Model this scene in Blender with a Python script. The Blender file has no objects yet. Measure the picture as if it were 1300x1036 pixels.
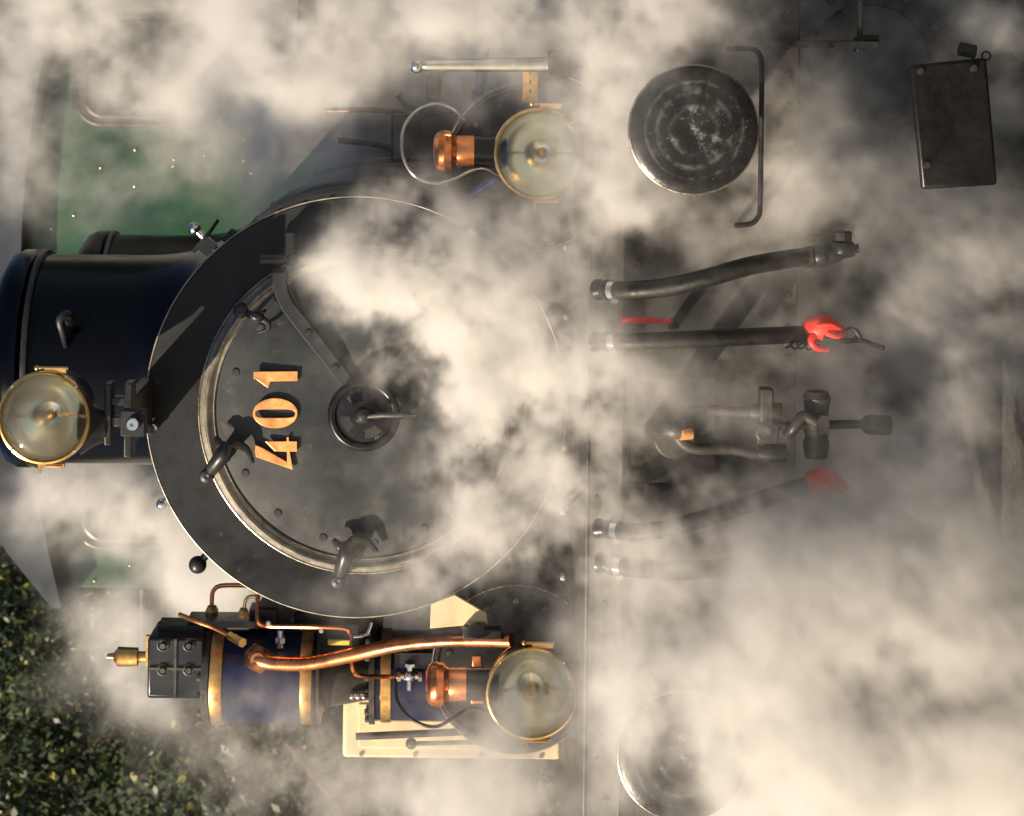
import bpy, bmesh, math, random
import numpy as np
from mathutils import Vector, Matrix

random.seed(7)
S = bpy.context.scene
COL = S.collection
PI = math.pi

# ------------------------------------------------------------------ camera
D = 6.5                    # camera to smokebox front, metres
S0 = 0.00244               # metres per photo pixel on the smokebox front
VX, VY = 560.0, 80.0       # photo pixel straight ahead of the lens
ROLL = 0.011
XC, ZC = 1.069, 1.739      # lens position
cam_d = bpy.data.cameras.new('camera')
cam = bpy.data.objects.new('camera', cam_d)
COL.objects.link(cam)
S.camera = cam
cam_d.sensor_fit = 'HORIZONTAL'
cam_d.sensor_width = 36
cam_d.lens = 36 * (D / S0) / 1300
cam_d.shift_x = (650 - VX) / 1300
cam_d.shift_y = -(518 - VY) / 1300
cam_d.clip_end = 800
cam_d.clip_start = 0.05
cam_d.dof.use_dof = True; cam_d.dof.focus_distance = 6.1; cam_d.dof.aperture_fstop = 5.6
ca, sa = math.cos(ROLL), math.sin(ROLL)
R = Vector((sa, 0, -ca)); U = Vector((ca, 0, sa)); B = R.cross(U)
m = Matrix((R, U, B)).transposed().to_4x4()
m.translation = (XC, -D, ZC)
cam.matrix_world = m

# ------------------------------------------------------------------ world, sun, exposure
SUN_DIR = Vector((-1.0, -0.95, 0.88)).normalized()     # towards the sun
W = bpy.data.worlds.new('World'); S.world = W; W.use_nodes = True
nt = W.node_tree; bg = nt.nodes['Background']
sky = nt.nodes.new('ShaderNodeTexSky'); sky.sky_type = 'NISHITA'; sky.sun_disc = False
sky.sun_elevation = math.asin(SUN_DIR.z)
sky.sun_rotation = math.atan2(SUN_DIR.x, SUN_DIR.y)
nt.links.new(sky.outputs[0], bg.inputs[0]); bg.inputs[1].default_value = 0.05
sd = bpy.data.lights.new('sun', 'SUN'); sd.energy = 5.0; sd.angle = math.radians(0.5); sd.color = (1.0, 0.83, 0.62)
sun = bpy.data.objects.new('sun', sd); COL.objects.link(sun)
sun.rotation_euler = SUN_DIR.to_track_quat('Z', 'Y').to_euler()
V = S.view_settings
V.view_transform = 'Standard'; V.look = 'None'; V.exposure = 0.72; V.gamma = 1.0; V.use_curve_mapping = False
S.render.engine = 'CYCLES'
S.cycles.volume_bounces = 4
S.cycles.max_bounces = 12
S.cycles.diffuse_bounces = 3
S.cycles.glossy_bounces = 4
S.cycles.transmission_bounces = 8
S.cycles.transparent_max_bounces = 12
S.cycles.use_denoising = True
S.cycles.volume_step_rate = 1.5

# ------------------------------------------------------------------ helpers
def at(px, py, Y):
    """photo pixel -> point at depth Y (metres behind the smokebox front)"""
    dx, dy = px - VX, py - VY
    u = dx * ca + dy * sa; v = -dx * sa + dy * ca
    s = S0 * (D + Y) / D
    return Vector((XC - v * s, Y, ZC - u * s))

def sc(Y):
    return S0 * (D + Y) / D

def mat(name, col, rough=0.5, metal=0.0, coat=0.0, bump=0.15, scale=30, var=0.35, col2=None, spec=0.5, wear=0.0, wearcol=(0.3, 0.28, 0.25)):
    M = bpy.data.materials.new(name); M.use_nodes = True
    n = M.node_tree.nodes; L = M.node_tree.links
    b = n['Principled BSDF']
    b.inputs['Metallic'].default_value = metal
    b.inputs['Coat Weight'].default_value = coat
    b.inputs['Coat Roughness'].default_value = 0.12
    b.inputs['Specular IOR Level'].default_value = spec
    tc = n.new('ShaderNodeTexCoord')
    no = n.new('ShaderNodeTexNoise'); no.inputs['Scale'].default_value = scale; no.inputs['Detail'].default_value = 7; no.inputs['Roughness'].default_value = 0.62
    L.new(tc.outputs['Object'], no.inputs['Vector'])
    no2 = n.new('ShaderNodeTexNoise'); no2.inputs['Scale'].default_value = scale * 0.17; no2.inputs['Detail'].default_value = 5
    L.new(tc.outputs['Object'], no2.inputs['Vector'])
    mx = n.new('ShaderNodeMix'); mx.data_type = 'RGBA'
    c2 = col2 if col2 else tuple(c * (1 + var * 1.4) for c in col)
    c1 = tuple(c * (1 - var) for c in col)
    mx.inputs['A'].default_value = (*c1, 1); mx.inputs['B'].default_value = (*c2, 1)
    ad = n.new('ShaderNodeMath'); ad.operation = 'ADD'
    L.new(no.outputs['Fac'], ad.inputs[0]); L.new(no2.outputs['Fac'], ad.inputs[1])
    mr = n.new('ShaderNodeMapRange'); mr.inputs['From Min'].default_value = 0.75; mr.inputs['From Max'].default_value = 1.25
    L.new(ad.outputs[0], mr.inputs['Value'])
    L.new(mr.outputs[0], mx.inputs['Factor'])
    out = mx.outputs['Result']
    if wear > 0:
        nw = n.new('ShaderNodeTexNoise'); nw.inputs['Scale'].default_value = scale * 2.3; nw.inputs['Detail'].default_value = 9; nw.inputs['Roughness'].default_value = 0.75
        L.new(tc.outputs['Object'], nw.inputs['Vector'])
        mw = n.new('ShaderNodeMapRange'); mw.inputs['From Min'].default_value = 0.66 - wear * 0.2; mw.inputs['From Max'].default_value = 0.72 - wear * 0.2
        L.new(nw.outputs['Fac'], mw.inputs['Value'])
        m2 = n.new('ShaderNodeMix'); m2.data_type = 'RGBA'
        L.new(mw.outputs[0], m2.inputs['Factor']); L.new(out, m2.inputs['A']); m2.inputs['B'].default_value = (*wearcol, 1)
        out = m2.outputs['Result']
    L.new(out, b.inputs['Base Color'])
    rr = n.new('ShaderNodeMapRange'); rr.inputs['To Min'].default_value = max(0.03, rough * 0.72); rr.inputs['To Max'].default_value = min(1, rough * 1.35)
    L.new(mr.outputs[0], rr.inputs['Value']); L.new(rr.outputs[0], b.inputs['Roughness'])
    if bump > 0:
        bp = n.new('ShaderNodeBump'); bp.inputs['Strength'].default_value = bump; bp.inputs['Distance'].default_value = 0.004
        L.new(no.outputs['Fac'], bp.inputs['Height']); L.new(bp.outputs[0], b.inputs['Normal'])
    return M

BLACK = mat('black_gloss_paint', (0.007, 0.008, 0.011), 0.28, coat=0.25, bump=0.05, scale=9, spec=0.5)
CHIMBLACK = mat('blue_black_gloss_paint', (0.001, 0.0012, 0.003), 0.2, coat=0.0, spec=.14, bump=0.03, scale=5)
SMOKE = mat('smokebox_grey_paint', (0.013, 0.0145, 0.018), 0.5, spec=.26, bump=0.22, scale=9, var=0.5, wear=0.3, wearcol=(0.045, 0.043, 0.041))
DOORP = mat('door_grey_paint', (0.026, 0.029, 0.032), 0.4, spec=.4, bump=0.2, scale=6, var=0.5, wear=0.35, wearcol=(0.062, 0.056, 0.045))
RINGM = mat('worn_steel_ring', (0.27, 0.25, 0.21), 0.36, metal=0.45, bump=0.6, scale=22, var=0.5, wear=0.45, wearcol=(0.42, 0.38, 0.32))
IRON = mat('black_iron', (0.014, 0.014, 0.016), 0.36, bump=0.25, scale=40, wear=0.15, wearcol=(0.06, 0.055, 0.05))
IRONG = mat('grey_oily_iron', (0.05, 0.047, 0.043), 0.42, metal=0.3, bump=0.45, scale=45, wear=0.3, wearcol=(0.12, 0.11, 0.09))
BEAM = mat('dull_beam_paint', (0.022, 0.021, 0.021), 0.55, bump=0.25, scale=16, wear=0.2, wearcol=(0.07, 0.06, 0.05))
STRIP = mat('grey_beam_edge_paint', (0.07, 0.068, 0.064), 0.5, bump=0.2, scale=18, var=0.4, wear=0.25, wearcol=(0.2, 0.18, 0.15))
STEEL = mat('polished_steel', (0.62, 0.62, 0.6), 0.16, metal=1, bump=0.05, scale=30, var=0.15)
EDGE = mat('bright_worn_edge', (0.33, 0.30, 0.25), 0.3, metal=0.9, bump=0.2, scale=60, var=0.4)
BRASS = mat('polished_brass', (0.80, 0.52, 0.20), 0.2, metal=1, bump=0.08, scale=40, var=0.2)
BRASSM = mat('dull_brass', (0.62, 0.36, 0.13), 0.34, metal=0.9, bump=0.15, scale=30, var=0.3)
COPPER = mat('copper', (0.82, 0.29, 0.115), 0.28, metal=1, bump=0.3, scale=18, var=0.4, wear=.25, wearcol=(.22, .09, .045))
NUMB = mat('orange_gold_numeral', (0.74, 0.33, 0.12), 0.36, metal=0.45, bump=0.2, scale=34, var=0.4, wear=.15, wearcol=(.35, .14, .06))
GREEN = mat('green_cab_paint', (0.007, 0.044, 0.020), 0.35, coat=0.15, bump=0.03, scale=4, var=0.35)
BLUE = mat('deep_blue_enamel', (0.002, 0.005, 0.035), 0.26, coat=0.15, bump=0.1, scale=12, var=0.55, wear=.2, wearcol=(.03, .028, .03))
CREAM = mat('cream_paint_and_sunlit_patch', (0.62, 0.49, 0.29), 0.5, bump=0.3, scale=9, var=0.25, wear=0.25, wearcol=(0.25, 0.17, 0.09))
RED = mat('signal_red_paint', (0.68, 0.032, 0.018), 0.45, bump=0.4, scale=30, var=0.35, wear=.3, wearcol=(.10, .03, .02))
RUBBER = mat('hose_rubber', (0.012, 0.0115, 0.011), 0.5, bump=0.35, scale=60, wear=0.2, wearcol=(0.04, 0.036, 0.03))
YELLOW = mat('yellow_tag_paint', (0.75, 0.6, 0.08), 0.5)
CABROOF = mat('blue_grey_roof_paint', (0.018, 0.026, 0.04), 0.5, scale=5)
SILVER = mat('silvered_reflector', (0.88, 0.85, 0.74), 0.15, metal=.85, bump=0.04, scale=12, var=0.08)
PANE = mat('dark_window_glass', (0.02, 0.022, 0.024), 0.06, coat=0.6, bump=0.0, scale=3)
RAIL = mat('rail_steel', (0.16, 0.11, 0.08), 0.4, metal=0.7, scale=30)
WOOD = mat('weathered_sleeper_wood', (0.09, 0.065, 0.045), 0.85, scale=18, bump=0.6)

FRAMEM = mat('dark_metal_frame', (0.06, 0.055, 0.055), 0.28, metal=1.0, bump=.05)
WHEELM = mat('black_wheel_paint', (0.006, 0.006, 0.007), 0.3, spec=.35, bump=.1)
BROWNP = mat('brown_oily_pipe', (0.09, 0.04, 0.022), 0.4, metal=.6, bump=.2)

def buffer_mat():
    M = mat('greasy_buffer_face', (0.009, 0.009, 0.010), 0.34, bump=0.3, scale=35, var=0.4)
    n = M.node_tree.nodes; L = M.node_tree.links; b = n['Principled BSDF']
    src = b.inputs['Base Color'].links[0].from_socket
    tc = n.new('ShaderNodeTexCoord')
    def M2(op, a, b_=None, c_=None):
        k = n.new('ShaderNodeMath'); k.operation = op
        for i_, v_ in enumerate((a, b_, c_)):
            if v_ is None: continue
            if isinstance(v_, (int, float)): k.inputs[i_].default_value = v_
            else: L.new(v_, k.inputs[i_])
        return k.outputs[0]
    def NZ(sc_, det, lo_, hi_):
        z = n.new('ShaderNodeTexNoise'); z.inputs['Scale'].default_value = sc_; z.inputs['Detail'].default_value = det; z.inputs['Roughness'].default_value = .7
        L.new(tc.outputs['Object'], z.inputs['Vector'])
        r_ = n.new('ShaderNodeMapRange'); r_.inputs['From Min'].default_value = lo_; r_.inputs['From Max'].default_value = hi_; L.new(z.outputs['Fac'], r_.inputs['Value']); return r_.outputs[0]
    ln = n.new('ShaderNodeVectorMath'); ln.operation = 'LENGTH'; L.new(tc.outputs['Object'], ln.inputs[0])
    wob = NZ(7, 3, 0, 1); rad = M2('ADD', ln.outputs['Value'], M2('MULTIPLY', M2('SUBTRACT', wob, .5), .03))
    def arc(r0_, w_): return M2('MAXIMUM', M2('SUBTRACT', 1, M2('MULTIPLY', M2('ABSOLUTE', M2('SUBTRACT', rad, r0_)), 1 / w_)), 0)
    arcs = M2('MULTIPLY', M2('ADD', arc(.128, .006), M2('ADD', arc(.098, .009), arc(.062, .010))), NZ(26, 8, .42, .75))
    blot = M2('MULTIPLY', M2('MULTIPLY', NZ(14, 9, .54, .72), NZ(60, 4, .2, .7)), M2('MAXIMUM', M2('SUBTRACT', 1, M2('MULTIPLY', rad, 7.5)), 0))
    spk = M2('MULTIPLY', NZ(170, 2, .69, .74), .6)
    class _o: outputs = [M2('MINIMUM', M2('ADD', M2('ADD', M2('MULTIPLY', arcs, .42), M2('MULTIPLY', blot, 2.0)), spk), 1)]
    m3 = _o
    mx = n.new('ShaderNodeMix'); mx.data_type = 'RGBA'; L.new(m3.outputs[0], mx.inputs['Factor']); L.new(src, mx.inputs['A']); mx.inputs['B'].default_value = (0.30, 0.31, 0.30, 1)
    L.new(mx.outputs['Result'], b.inputs['Base Color'])
    return M
BUFM = buffer_mat()

GLASS = bpy.data.materials.new('lamp_glass'); GLASS.use_nodes = True
gn = GLASS.node_tree.nodes; gl = GLASS.node_tree.links; gn.remove(gn['Principled BSDF'])
g1 = gn.new('ShaderNodeBsdfTransparent'); g1.inputs[0].default_value = (.97, .98, .97, 1)
g2 = gn.new('ShaderNodeBsdfGlossy'); g2.inputs['Roughness'].default_value = .03
g3 = gn.new('ShaderNodeFresnel'); g3.inputs[0].default_value = 1.5
g4 = gn.new('ShaderNodeMixShader'); gl.new(g3.outputs[0], g4.inputs[0]); g5 = gn.new('ShaderNodeBsdfRefraction'); g5.inputs['IOR'].default_value = 1.45; g5.inputs['Roughness'].default_value = .01; g5.inputs[0].default_value = (.98, .98, .95, 1); g6 = gn.new('ShaderNodeMixShader'); g6.inputs[0].default_value = .5; gl.new(g1.outputs[0], g6.inputs[1]); gl.new(g5.outputs[0], g6.inputs[2]); gl.new(g6.outputs[0], g4.inputs[1]); gl.new(g2.outputs[0], g4.inputs[2]); gl.new(g4.outputs[0], gn['Material Output'].inputs[0])

class Bld:
    """collects shapes of one part in a bmesh"""
    def __init__(s, loc=(0, 0, 0)):
        s.bm = bmesh.new(); s.loc = Vector(loc)
    def v(s, p): return s.bm.verts.new(Vector(p) - s.loc)
    def box(s, c, size, rot=None):
        c = Vector(c); vs = []
        for dx in (-.5, .5):
            for dy in (-.5, .5):
                for dz in (-.5, .5):
                    q = Vector((dx * size[0], dy * size[1], dz * size[2]))
                    if rot is not None: q = rot @ q
                    vs.append(s.v(c + q))
        for f in ((0, 1, 3, 2), (4, 6, 7, 5), (0, 4, 5, 1), (2, 3, 7, 6), (0, 2, 6, 4), (1, 5, 7, 3)):
            s.bm.faces.new([vs[i] for i in f])
        return s
    def prism(s, pts, y0, y1):
        """pts: list of (x,z) polygon, extruded in y"""
        a = [s.v((p[0], y0, p[1])) for p in pts]; b = [s.v((p[0], y1, p[1])) for p in pts]
        n = len(pts)
        fa = s.bm.faces.new(a); fb = s.bm.faces.new(b[::-1])
        for i in range(n):
            j = (i + 1) % n
            s.bm.faces.new((a[j], a[i], b[i], b[j]))
        bmesh.ops.recalc_face_normals(s.bm, faces=s.bm.faces)
        return s
    def frame(s, o, d):
        d = Vector(d).normalized()
        t = Vector((0, 0, 1)) if abs(d.z) < 0.9 else Vector((1, 0, 0))
        u = d.cross(t).normalized(); w = d.cross(u).normalized()
        return u, w, d
    def lathe(s, o, d, prof, seg=48, close=False):
        """prof: list of (radius, distance along d)"""
        o = Vector(o); u, w, d = s.frame(o, d); rings = []
        for r, h in prof:
            if r < 1e-6: rings.append([s.v(o + d * h)]); continue
            rings.append([s.v(o + d * h + (u * math.cos(2 * PI * k / seg) + w * math.sin(2 * PI * k / seg)) * r) for k in range(seg)])
        pairs = list(zip(rings[:-1], rings[1:]))
        if close: pairs.append((rings[-1], rings[0]))
        for A, Bq in pairs:
            for k in range(seg):
                j = (k + 1) % seg
                if len(A) == 1 and len(Bq) == 1: continue
                if len(A) == 1: s.bm.faces.new((A[0], Bq[k], Bq[j]))
                elif len(Bq) == 1: s.bm.faces.new((A[k], Bq[0], A[j]))
                else: s.bm.faces.new((A[k], Bq[k], Bq[j], A[j]))
        return s
    def cyl(s, a, b, r, r2=None, seg=20):
        a = Vector(a); b = Vector(b); h = (b - a).length
        r2 = r if r2 is None else r2
        return s.lathe(a, b - a, [(0, 0), (r, 0), (r2, h), (0, h)], seg)
    def ball(s, c, r, seg=16):
        pr = [(r * math.sin(PI * k / 10), -r * math.cos(PI * k / 10)) for k in range(11)]
        pr[0] = (0, -r); pr[-1] = (0, r)
        return s.lathe(c, (0, 0, 1), pr, seg)
    def torus(s, c, d, Rr, r, seg=72, rs=12):
        pr = [(Rr + r * math.cos(2 * PI * k / rs), r * math.sin(2 * PI * k / rs)) for k in range(rs)]
        return s.lathe(c, d, pr, seg, close=True)
    def tube(s, pts, r, seg=12, smooth=6, cap=True):
        P = [Vector(p) for p in pts]
        if smooth > 1 and len(P) > 2:
            Q = [P[0] + (P[0] - P[1])] + P + [P[-1] + (P[-1] - P[-2])]; out = []
            for i in range(1, len(Q) - 2):
                for k in range(smooth):
                    t = k / smooth; a, b, c, d = Q[i - 1], Q[i], Q[i + 1], Q[i + 2]
                    out.append(0.5 * ((2 * b) + (c - a) * t + (2 * a - 5 * b + 4 * c - d) * t * t + (-a + 3 * b - 3 * c + d) * t ** 3))
            out.append(P[-1]); P = out
        rr = r if callable(r) else (lambda t: r)
        prev = None; rings = []
        n = len(P)
        up = None
        for i, p in enumerate(P):
            tg = (P[min(i + 1, n - 1)] - P[max(i - 1, 0)]).normalized()
            if up is None:
                up = tg.orthogonal().normalized()
            up = (up - tg * up.dot(tg)).normalized(); w = tg.cross(up)
            q = rr(i / (n - 1))
            rings.append([s.v(p + (up * math.cos(2 * PI * k / seg) + w * math.sin(2 * PI * k / seg)) * q) for k in range(seg)])
        for A, Bq in zip(rings[:-1], rings[1:]):
            for k in range(seg):
                j = (k + 1) % seg; s.bm.faces.new((A[k], A[j], Bq[j], Bq[k]))
        if cap:
            s.bm.faces.new(rings[0][::-1]); s.bm.faces.new(rings[-1])
        return s
    def hexnut(s, c, d, r, h):
        return s.lathe(c, d, [(0, 0), (r, 0), (r, h * .85), (r * .85, h), (0, h)], 6)
    def bolt(s, c, r=0.012, h=0.01, d=(0, -1, 0)):
        return s.lathe(c, d, [(r, 0), (r, h * .5), (r * .75, h * .9), (0, h)], 10)
    def islands(s, name, me, parent):
        # one object per separate piece (bolts, studs, bands)
        nv = len(me.vertices); root = list(range(nv))
        def find(i):
            while root[i] != i: root[i] = root[root[i]]; i = root[i]
            return i
        for e in me.edges:
            a, c = find(e.vertices[0]), find(e.vertices[1])
            if a != c: root[a] = c
        grp = {}
        for p in me.polygons: grp.setdefault(find(p.vertices[0]), []).append(p)
        off = Vector((0, 0, 0)); w = parent
        while w: off += w.location; w = w.parent
        for ps in grp.values():
            ids = sorted({v for p in ps for v in p.vertices}); mp = {v: i for i, v in enumerate(ids)}
            cen = sum((me.vertices[v].co for v in ids), Vector()) / len(ids)
            m2 = bpy.data.meshes.new(name)
            m2.from_pydata([me.vertices[v].co - cen for v in ids], [], [[mp[v] for v in p.vertices] for p in ps])
            m2.materials.append(me.materials[0])
            for p in m2.polygons: p.use_smooth = True
            m2.set_sharp_from_angle(angle=math.radians(35))
            o = bpy.data.objects.new(name, m2); COL.objects.link(o)
            if parent: o.parent = parent
            o.location = cen + s.loc - off
        bpy.data.meshes.remove(me)
    def build(s, name, m, parent=None, bevel=0.0, ang=35, split=False):
        bmesh.ops.recalc_face_normals(s.bm, faces=s.bm.faces)
        me = bpy.data.meshes.new(name); s.bm.to_mesh(me); s.bm.free()
        me.materials.append(m)
        for p in me.polygons: p.use_smooth = True
        me.set_sharp_from_angle(angle=math.radians(ang))
        if split: return s.islands(name, me, parent)
        o = bpy.data.objects.new(name, me); COL.objects.link(o)
        o.location = s.loc
        if parent:
            o.parent = parent
            w = parent
            off = Vector((0, 0, 0))
            while w: off += w.location; w = w.parent
            o.location = s.loc - off
        if bevel:
            bv = o.modifiers.new('bevel', 'BEVEL'); bv.width = bevel; bv.segments = 2; bv.limit_method = 'ANGLE'; bv.angle_limit = math.radians(40)
        return o

def tag(o, label=None, cat=None, group=None, kind=None):
    if label: o['label'] = label
    if cat: o['category'] = cat
    if group: o['group'] = group
    if kind: o['kind'] = kind
    return o

def roundrect(x0, x1, z0, z1, r, n=6):
    pts = []
    for cx, cz, a0 in ((x1 - r, z1 - r, 0), (x0 + r, z1 - r, 90), (x0 + r, z0 + r, 180), (x1 - r, z0 + r, 270)):
        for k in range(n + 1):
            a = math.radians(a0 + 90 * k / n); pts.append((cx + r * math.cos(a), cz + r * math.sin(a)))
    return pts

# ------------------------------------------------------------------ setting: ground, rails
g = Bld(); N = 60
vs = [[g.v((-60 + 120 * i / N, -30 + 110 * j / N, -0.18 + 0.02 * math.sin(i * 1.7) * math.cos(j * 1.3))) for j in range(N + 1)] for i in range(N + 1)]
for i in range(N):
    for j in range(N):
        g.bm.faces.new((vs[i][j], vs[i + 1][j], vs[i + 1][j + 1], vs[i][j + 1]))
GROUND = mat('gravel_and_grass', (0.07, 0.066, 0.055), 0.9, bump=1.0, scale=25, var=0.45)
tag(g.build('ground', GROUND), kind='structure')
g = Bld(); g.box((0, 12, -0.235), (3.4, 40, 0.25))
tag(g.build('track_bed', mat('ballast_stone', (0.05, 0.046, 0.042), 0.9, bump=1.0, scale=45, var=0.6)), kind='structure')

g = Bld(); N = 40
vs = [[g.v((-70 + 140 * i / N, 24 + 40 * j / N, -.4 + 17 * (1 - math.exp(-j * .22)) + 1.2 * math.sin(i * 2.1 + j) + .8 * math.sin(j * 1.9 + i * .7))) for j in range(N + 1)] for i in range(N + 1)]
for i in range(N):
    for j in range(N): g.bm.faces.new((vs[i][j], vs[i + 1][j], vs[i + 1][j + 1], vs[i][j + 1]))
tag(g.build('wooded_hill', mat('dark_hill_scrub', (.012, .022, .007), .9, bump=1.0, scale=3, var=.6)), kind='structure')

loco = bpy.data.objects.new('steam_locomotive', None); COL.objects.link(loco)
loco.location = (0, 0.6, 0)
tag(loco, 'black steam locomotive front with round smokebox door numbered 401 behind drifting steam', 'locomotive')

# ------------------------------------------------------------------ smokebox and boiler
CZ = at(452, 517, 0).z; RS = 268 * S0
C0 = Vector((0, 0, CZ))
b = Bld((0, 0, CZ))
b.lathe((0, 0.006, CZ), (0, 1, 0), [(RS - 0.006, 0.0), (RS, 0.012), (RS, 0.05), (RS - 0.004, 0.055), (RS - .004, 1.75), (0, 1.75)], 128)
smokebox = b.build('smokebox', SMOKE, loco)
b = Bld((0, 0, CZ)); b.lathe((0, 0, CZ), (0, 1, 0), [(0.455, 0.0), (RS - 0.008, 0.0), (RS - 0.004, 0.005), (RS - .01, 0.018), (.455, 0.018)], 128, close=True)
b.build('front_plate', SMOKE, smokebox)
b = Bld((0, 0, CZ)); b.torus((0, 0.004, CZ), (0, 1, 0), RS - 0.002, 0.0024, 160, 8)
b.build('edge_beading', RINGM, smokebox)
# rivets round the smokebox wrapper
b = Bld((0, 0, CZ))
for k in range(48):
    a = 2 * PI * k / 48; dv = Vector((math.cos(a), 0, math.sin(a)))
    for yy in (0.09, 1.65):
        b.bolt(Vector((0, yy, CZ)) + dv * (RS - .004), 0.010, 0.007, dv)
b.build('smokebox_rivet', SMOKE, smokebox, split=True)
# boiler
b = Bld((0, 0, CZ)); b.lathe((0, 1.76, CZ), (0, 1, 0), [(0.60, 0), (0.60, 3.3)], 96)
boiler = b.build('boiler', BLACK, loco)
b = Bld((0, 0, CZ))
for yy in (1.9, 2.6, 3.3, 4.0): b.lathe((0, yy, CZ), (0, 1, 0), [(0.599, 0), (0.606, 0.0), (0.606, 0.05), (0.599, .05)], 96)
b.build('boiler_band', BRASSM, boiler, split=True)

# smokebox door: dished
RD = 196 * S0; DC = at(460, 520, 0); DC.y = 0
pr = []
for k in range(17):
    t = k / 16; r = RD * t
    pr.append((r if k else 0, -0.058 + 0.040 * t ** 2.4))
pr += [(RD + .006, 0.0), (RD + .006, 0.02)]
b = Bld(DC); b.lathe(DC, (0, 1, 0), pr, 128)
door = b.build('smokebox_door', DOORP, loco)
b = Bld(DC)
pr = [(RD - 0.026, -0.02), (RD - 0.022, -0.030), (RD - .018, -.028), (RD - .012, -.029), (RD - 0.008, -0.040), (RD, -0.046), (RD + .007, -0.038), (RD + .010, -0.020), (RD + .018, -0.014), (RD + .024, -0.006), (RD + .026, 0.002), (RD - .026, .002)]
b.lathe(DC, (0, 1, 0), pr, 160)
ring = b.build('door_rim', RINGM, door)
b = Bld(DC); b.torus(DC + Vector((0, -0.004, 0)), (0, 1, 0), RD + 0.028, 0.0032, 160, 8)
b.build('sealing_ring', EDGE, door)
def doory(p):
    t = min(1, ((p.x - DC.x) ** 2 + (p.z - DC.z) ** 2) ** .5 / RD); return -0.058 + 0.04 * t ** 2.4
b = Bld(DC)
for k in range(16):
    a = math.radians(k * 22.5 + 6); rr = RD * 0.85
    p = DC + Vector((math.cos(a) * rr, 0, math.sin(a) * rr)); p.y = doory(p)
    b.lathe(p, (0, -1, 0), [(0.0125, -0.003), (0.0125, 0.003), (0.010, 0.005), (0, 0.0055)], 14)
b.build('door_stud', DOORP, door, split=True)

# numerals (traced in the enlarged crop: 3.985 px per photo px)
def zp(x, y): return (240 + x / 3.985, 440 + y / 3.985)
def num(name, outline, holes=None):
    yy = -0.057
    P = [at(*zp(x, y), yy) for x, y in outline]
    bm = bmesh.new()
    cen = sum(P, Vector()) / len(P)
    def loop(pts): return [bm.verts.new((p.x - cen.x, p.y - cen.y, p.z - cen.z)) for p in pts]
    if holes is None:
        a = loop(P); bm.faces.new(a)
    else:
        H = [at(*zp(x, y), yy) for x, y in holes]
        a = loop(P); h = loop(H); n = len(a)
        for i in range(n): bm.faces.new((a[i], a[(i + 1) % n], h[(i + 1) % n], h[i]))
    res = bmesh.ops.extrude_face_region(bm, geom=list(bm.faces))
    for e in res['geom']:
        if isinstance(e, bmesh.types.BMVert): e.co.y -= 0.009
    bmesh.ops.recalc_face_normals(bm, faces=bm.faces)
    me = bpy.data.meshes.new(name); bm.to_mesh(me); bm.free(); me.materials.append(NUMB)
    o = bpy.data.objects.new(name, me); COL.objects.link(o); o.parent = door
    o.location = cen - (Vector(door.location) + Vector(loco.location))
    bv = o.modifiers.new('bevel', 'BEVEL'); bv.width = 0.0012; bv.segments = 2; bv.limit_method = 'ANGLE'
    return o
num('numeral_one', [(328, 125), (550, 123), (550, 172), (412, 174), (402, 207), (388, 199), (345, 167), (328, 160)])
n_ = 48
out0 = [(437 + 113 * math.cos(2 * PI * k / n_), 335 + 76 * math.sin(2 * PI * k / n_)) for k in range(n_)]
def slot(k):
    a = 2 * PI * k / n_; c, s_ = math.cos(a), math.sin(a)
    return (437 + 100 * math.copysign(abs(c) ** 0.5, c) * 1.0, 337 + 22 * math.copysign(abs(s_) ** 0.55, s_))
num('numeral_zero', out0, [slot(k) for k in range(n_)])
num('numeral_four', [(328, 492), (372, 510), (497, 582), (497, 528), (437, 528), (386, 477), (495, 477), (495, 455), (505, 455), (507, 477), (547, 477), (547, 528), (510, 528), (526, 620), (340, 556)])
b = Bld(DC)
for q in ((385, 148), (503, 150), (437, 287), (437, 390), (468, 505), (380, 540)):
    p = at(*zp(*q), -0.060); b.cyl(p, p + Vector((0, 0.012, 0)), 0.006, seg=8)
b.build('numeral_spacer', IRON, door, split=True)

# door clamps (dogs): a curved finger with a pivot bolt
def clamp(px, py, tx, ty, k_=1.0):
    p = at(px, py, -0.02); q = at(tx, ty, -0.055)
    p.y = 0; d = (q - p); d.y = 0; L_ = d.length; d.normalize(); sd_ = Vector((-d.z, 0, d.x)) * k_
    c = Bld(p)
    c.cyl(p, p + Vector((0, -0.075, 0)), 0.019, seg=20)
    c.lathe(p + Vector((0, -0.07, 0)), (0, -1, 0), [(0.021, 0), (0.023, 0.008), (0.018, 0.018), (0.008, 0.021), (0, .018)], 20)
    # lever body arching over the rim
    pts = [p + Vector((0, -0.05, 0)), p + d * L_ * .4 + Vector((0, -0.085, 0)), p + d * L_ * .8 + Vector((0, -0.10, 0)), p + d * L_ * 1.0 + Vector((0, -0.085, 0))]
    c.tube(pts, lambda t: (0.019 + 0.010 * t) * k_, 14, 6)
    e = p + d * L_ * .92 + Vector((0, -0.088, 0))
    c.tube([e - d * .006, e + d * .030 - sd_ * .012, e + d * .036 - sd_ * .050 + Vector((0, .012, 0)), e + d * .012 - sd_ * .088 + Vector((0, .03, 0))], lambda t: (0.021 - 0.014 * t) * k_, 12, 5)
    c.tube([e - d * .01 + sd_ * .004, e + d * .004 + sd_ * .032 + Vector((0, -.002, 0)), e + d * .012 + sd_ * .048 + Vector((0, .01, 0))], lambda t: (0.018 - 0.010 * t) * k_, 12, 4)
    return c.build('door_clamp', IRON, door)
clamp(265, 600, 291, 566)
clamp(430, 732, 443, 690)
clamp(308, 392, 332, 402, .55)
clamp(610, 672, 585, 642)
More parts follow.
